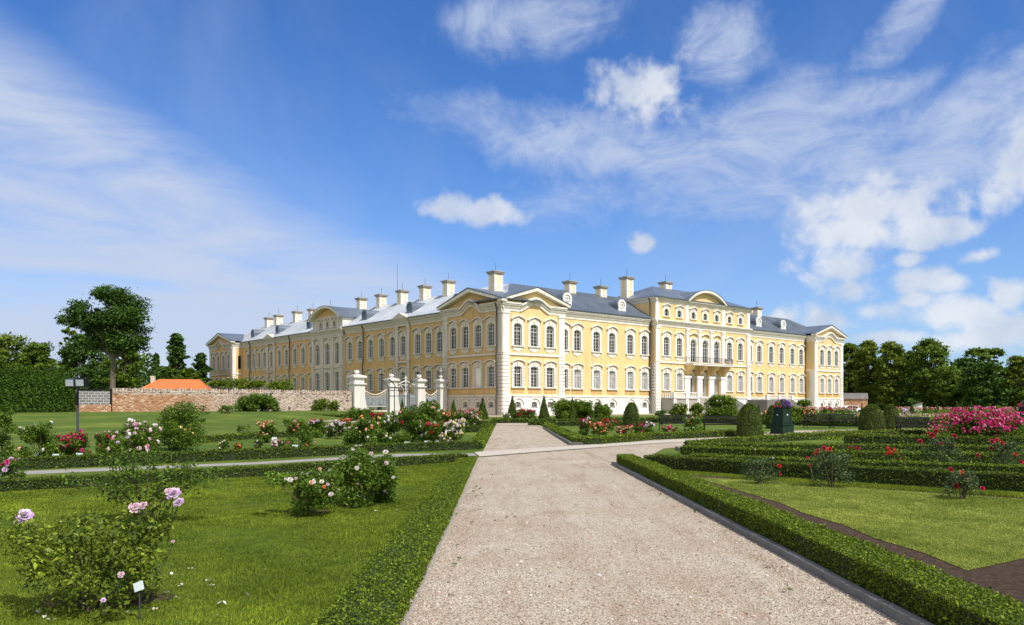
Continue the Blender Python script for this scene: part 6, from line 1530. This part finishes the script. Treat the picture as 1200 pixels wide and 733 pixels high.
def planter(px, yb, label, wm=.78, H=1.42):
    x, y = gp(px, yb); root = empty('planter', (x, y, 0), R(30), label=label, cat='planter', group='tall green wooden planters')
    mb = MB(); mb.box(-wm / 2 - .05, wm / 2 + .05, -wm / 2 - .05, wm / 2 + .05, 0, .1); mb.box(-wm / 2 - .02, wm / 2 + .02, -wm / 2 - .02, wm / 2 + .02, .1, .46); mb.box(-wm / 2 - .06, wm / 2 + .06, -wm / 2 - .06, wm / 2 + .06, .46, .54)
    mb.frus(0, 0, .54, H - .08, wm * .92, wm * .92, wm * .74, wm * .74); mb.build('body', 'planter_green', root)
    mb = MB(); mb.frus(0, 0, H - .08, H, wm * .82, wm * .82, wm * .86, wm * .86); mb.build('rim', 'planter_green', root)
    for k in range(4):       # raised panel frames with a small pale rosette on every side
        Rm = Matrix.Rotation(k * math.pi / 2, 3, 'Z'); mb = MB(); f_ = lambda u_, z: wm * (.46 - .09 * (z - .54) / (H - .62)) + .012
        for (u0, u1, z0, z1) in ((-.27, -.23, .6, 1.26), (.23, .27, .6, 1.26), (-.27, .27, .58, .63), (-.25, .25, 1.22, 1.27)):
            mb.add([Rm @ Vector((u0, -f_(0, z0) - .01, z0)), Rm @ Vector((u1, -f_(0, z0) - .01, z0)), Rm @ Vector((u1, -f_(0, z1) - .01, z1)), Rm @ Vector((u0, -f_(0, z1) - .01, z1))], [(0, 1, 2, 3)])
        mb.build('side_panel', 'planter_green', root)
        mb = MB(); mb.add([Rm @ Vector((.045 * math.cos(q * .785), -f_(0, 1.0) - .02, 1.0 + .045 * math.sin(q * .785))) for q in range(8)], [tuple(range(8))]); mb.build('rosette', 'tag_white', root)
    fl = empty('petunia_plant', (x, y, H - .02), 0, label='mound of purple and red petunias in the planter ' + ('right of the largest domed yew' if px < 1000 else 'cut by the right photo edge'), cat='flowers', group='petunias in the planters')
    n = 900; P = unit(rng.normal(size=(n, 3))) * (rng.random((n, 1)) ** .4) * [.40, .40, .34]; P[:, 2] = np.abs(P[:, 2])
    link('foliage', cloud_mesh('foliage', leaves(P, .07, .5), 'leaf_rose'), fl)
    for c_, lo, hi in (('purple', -.1, .5), ('magenta', -.5, -.12)):
        k = 150 if c_ == 'purple' else 60; Q = unit(rng.normal(size=(k, 3))) * [.43, .43, .40]; Q[:, 2] = np.abs(Q[:, 2]); Q = Q[(Q[:, 0] > lo) & (Q[:, 0] < hi)]
        link('blossoms', cloud_mesh('blossoms', np.concatenate([BL[1] @ rot_to(q).T * .13 + q for q in Q]), 'petal_' + c_), fl)
planter(916.5, 509, 'tall dark green planter on the gravel, right of the largest domed yew')
planter(1203, 506, 'tall dark green planter cut by the right photo edge')

def plant_tag(px, y, label, big=False, tilt=0.0):
    Y = 1416 / (y + 5 - HOR) if not big else 5.62; x = at(px, Y); z = CAM_H - (y - HOR) / F_PX * Y
    w_, h_ = (.075, .06) if big else (.20, .13)
    root = empty('plant_label', (x, Y, 0), R(-8), label=label, cat='plant label', group='plant labels on stakes')
    mb = MB(); c_, s_ = math.cos(tilt), math.sin(tilt); q = [(-w_ / 2, -h_ / 2), (w_ / 2, -h_ / 2), (w_ / 2, h_ / 2), (-w_ / 2, h_ / 2)]
    L1 = [(a * c_ - b_ * s_, -.012 + .2 * b_, z + a * s_ + b_ * c_) for a, b_ in q]; mb.extr(L1, (0, .004, 0)); mb.build('plate', 'tag_white', root)
    mb = MB(); mb.tube([(0, .0, 0), (0, .0, z)], .006, 5); mb.build('stake', 'iron_grey', root)
plant_tag(163.5, 687, 'tilted pale blue plant label beside the nearest lilac rose bush', True, .35)
for px, y, lab in ((45, 533, 'beneath the rose with creamy heads'), (65.5, 535, 'left in front of the wide crimson rose'), (93, 534, 'right in front of the wide crimson rose'), (321.5, 514.5, 'under the salmon orange rose'), (300, 529, 'beside the thin sparse rose'),
    (327.7, 527.5, 'before the pink patio rose'), (346, 524, 'before the bright green rose bush'), (413, 521, 'left front of the mixed bed'), (477, 520, 'under the metal arch'), (490, 521, 'right of the one under the arch'), (500.7, 519, 'before the deep red clusters'), (513, 519, 'rightmost before the mixed bed')):
    plant_tag(px, y, 'small white plant label ' + lab)

# fallen petals and daisies on the near lawn
def petals():
    pts = [(46, 722), (52, 727), (58, 731), (64, 731), (38, 719), (210, 691), (213, 689), (201, 676), (197, 698), (206, 704), (242, 684), (245, 690), (250, 690), (263, 711), (254, 726), (289, 672), (274, 683), (290, 701), (465, 600), (310, 671), (530, 623), (440, 601), (225, 670), (180, 718), (150, 722)]
    P = []
    for px, y in pts:
        X, Y = gp(px, y); P.append((X, Y, .03)); 
        if random.random() < .4: P.append((X + random.uniform(-.04, .04), Y + random.uniform(-.04, .04), .028))
    P = np.array(P); V = leaves(P, .032, 2.5, None, .8)
    link('fallen_petals', cloud_mesh('fallen_petals', V, 'petal_white'), kind='stuff', label='pale fallen petals scattered on the near lawn', cat='petals')
petals()
def weeds():
    P = []
    for _ in range(46):
        y_ = rng.uniform(4.2, 17); x_ = (rng.normal() * .09 - .62) if rng.random() < .55 else (2.5 + rng.normal() * .06 if rng.random() < .6 else rng.uniform(-.5, 2.4))
        for k in range(rng.integers(3, 12)): P.append((x_ + rng.normal() * .018, y_ + rng.normal() * .02, .028 + rng.random() * .012))
    link('weeds', cloud_mesh('weeds', leaves(np.array(P), .026, .8), 'leaf_rose'), kind='stuff', label='tiny green weeds sprouting in the gravel walk', cat='weeds')
weeds()
#THINGS_END
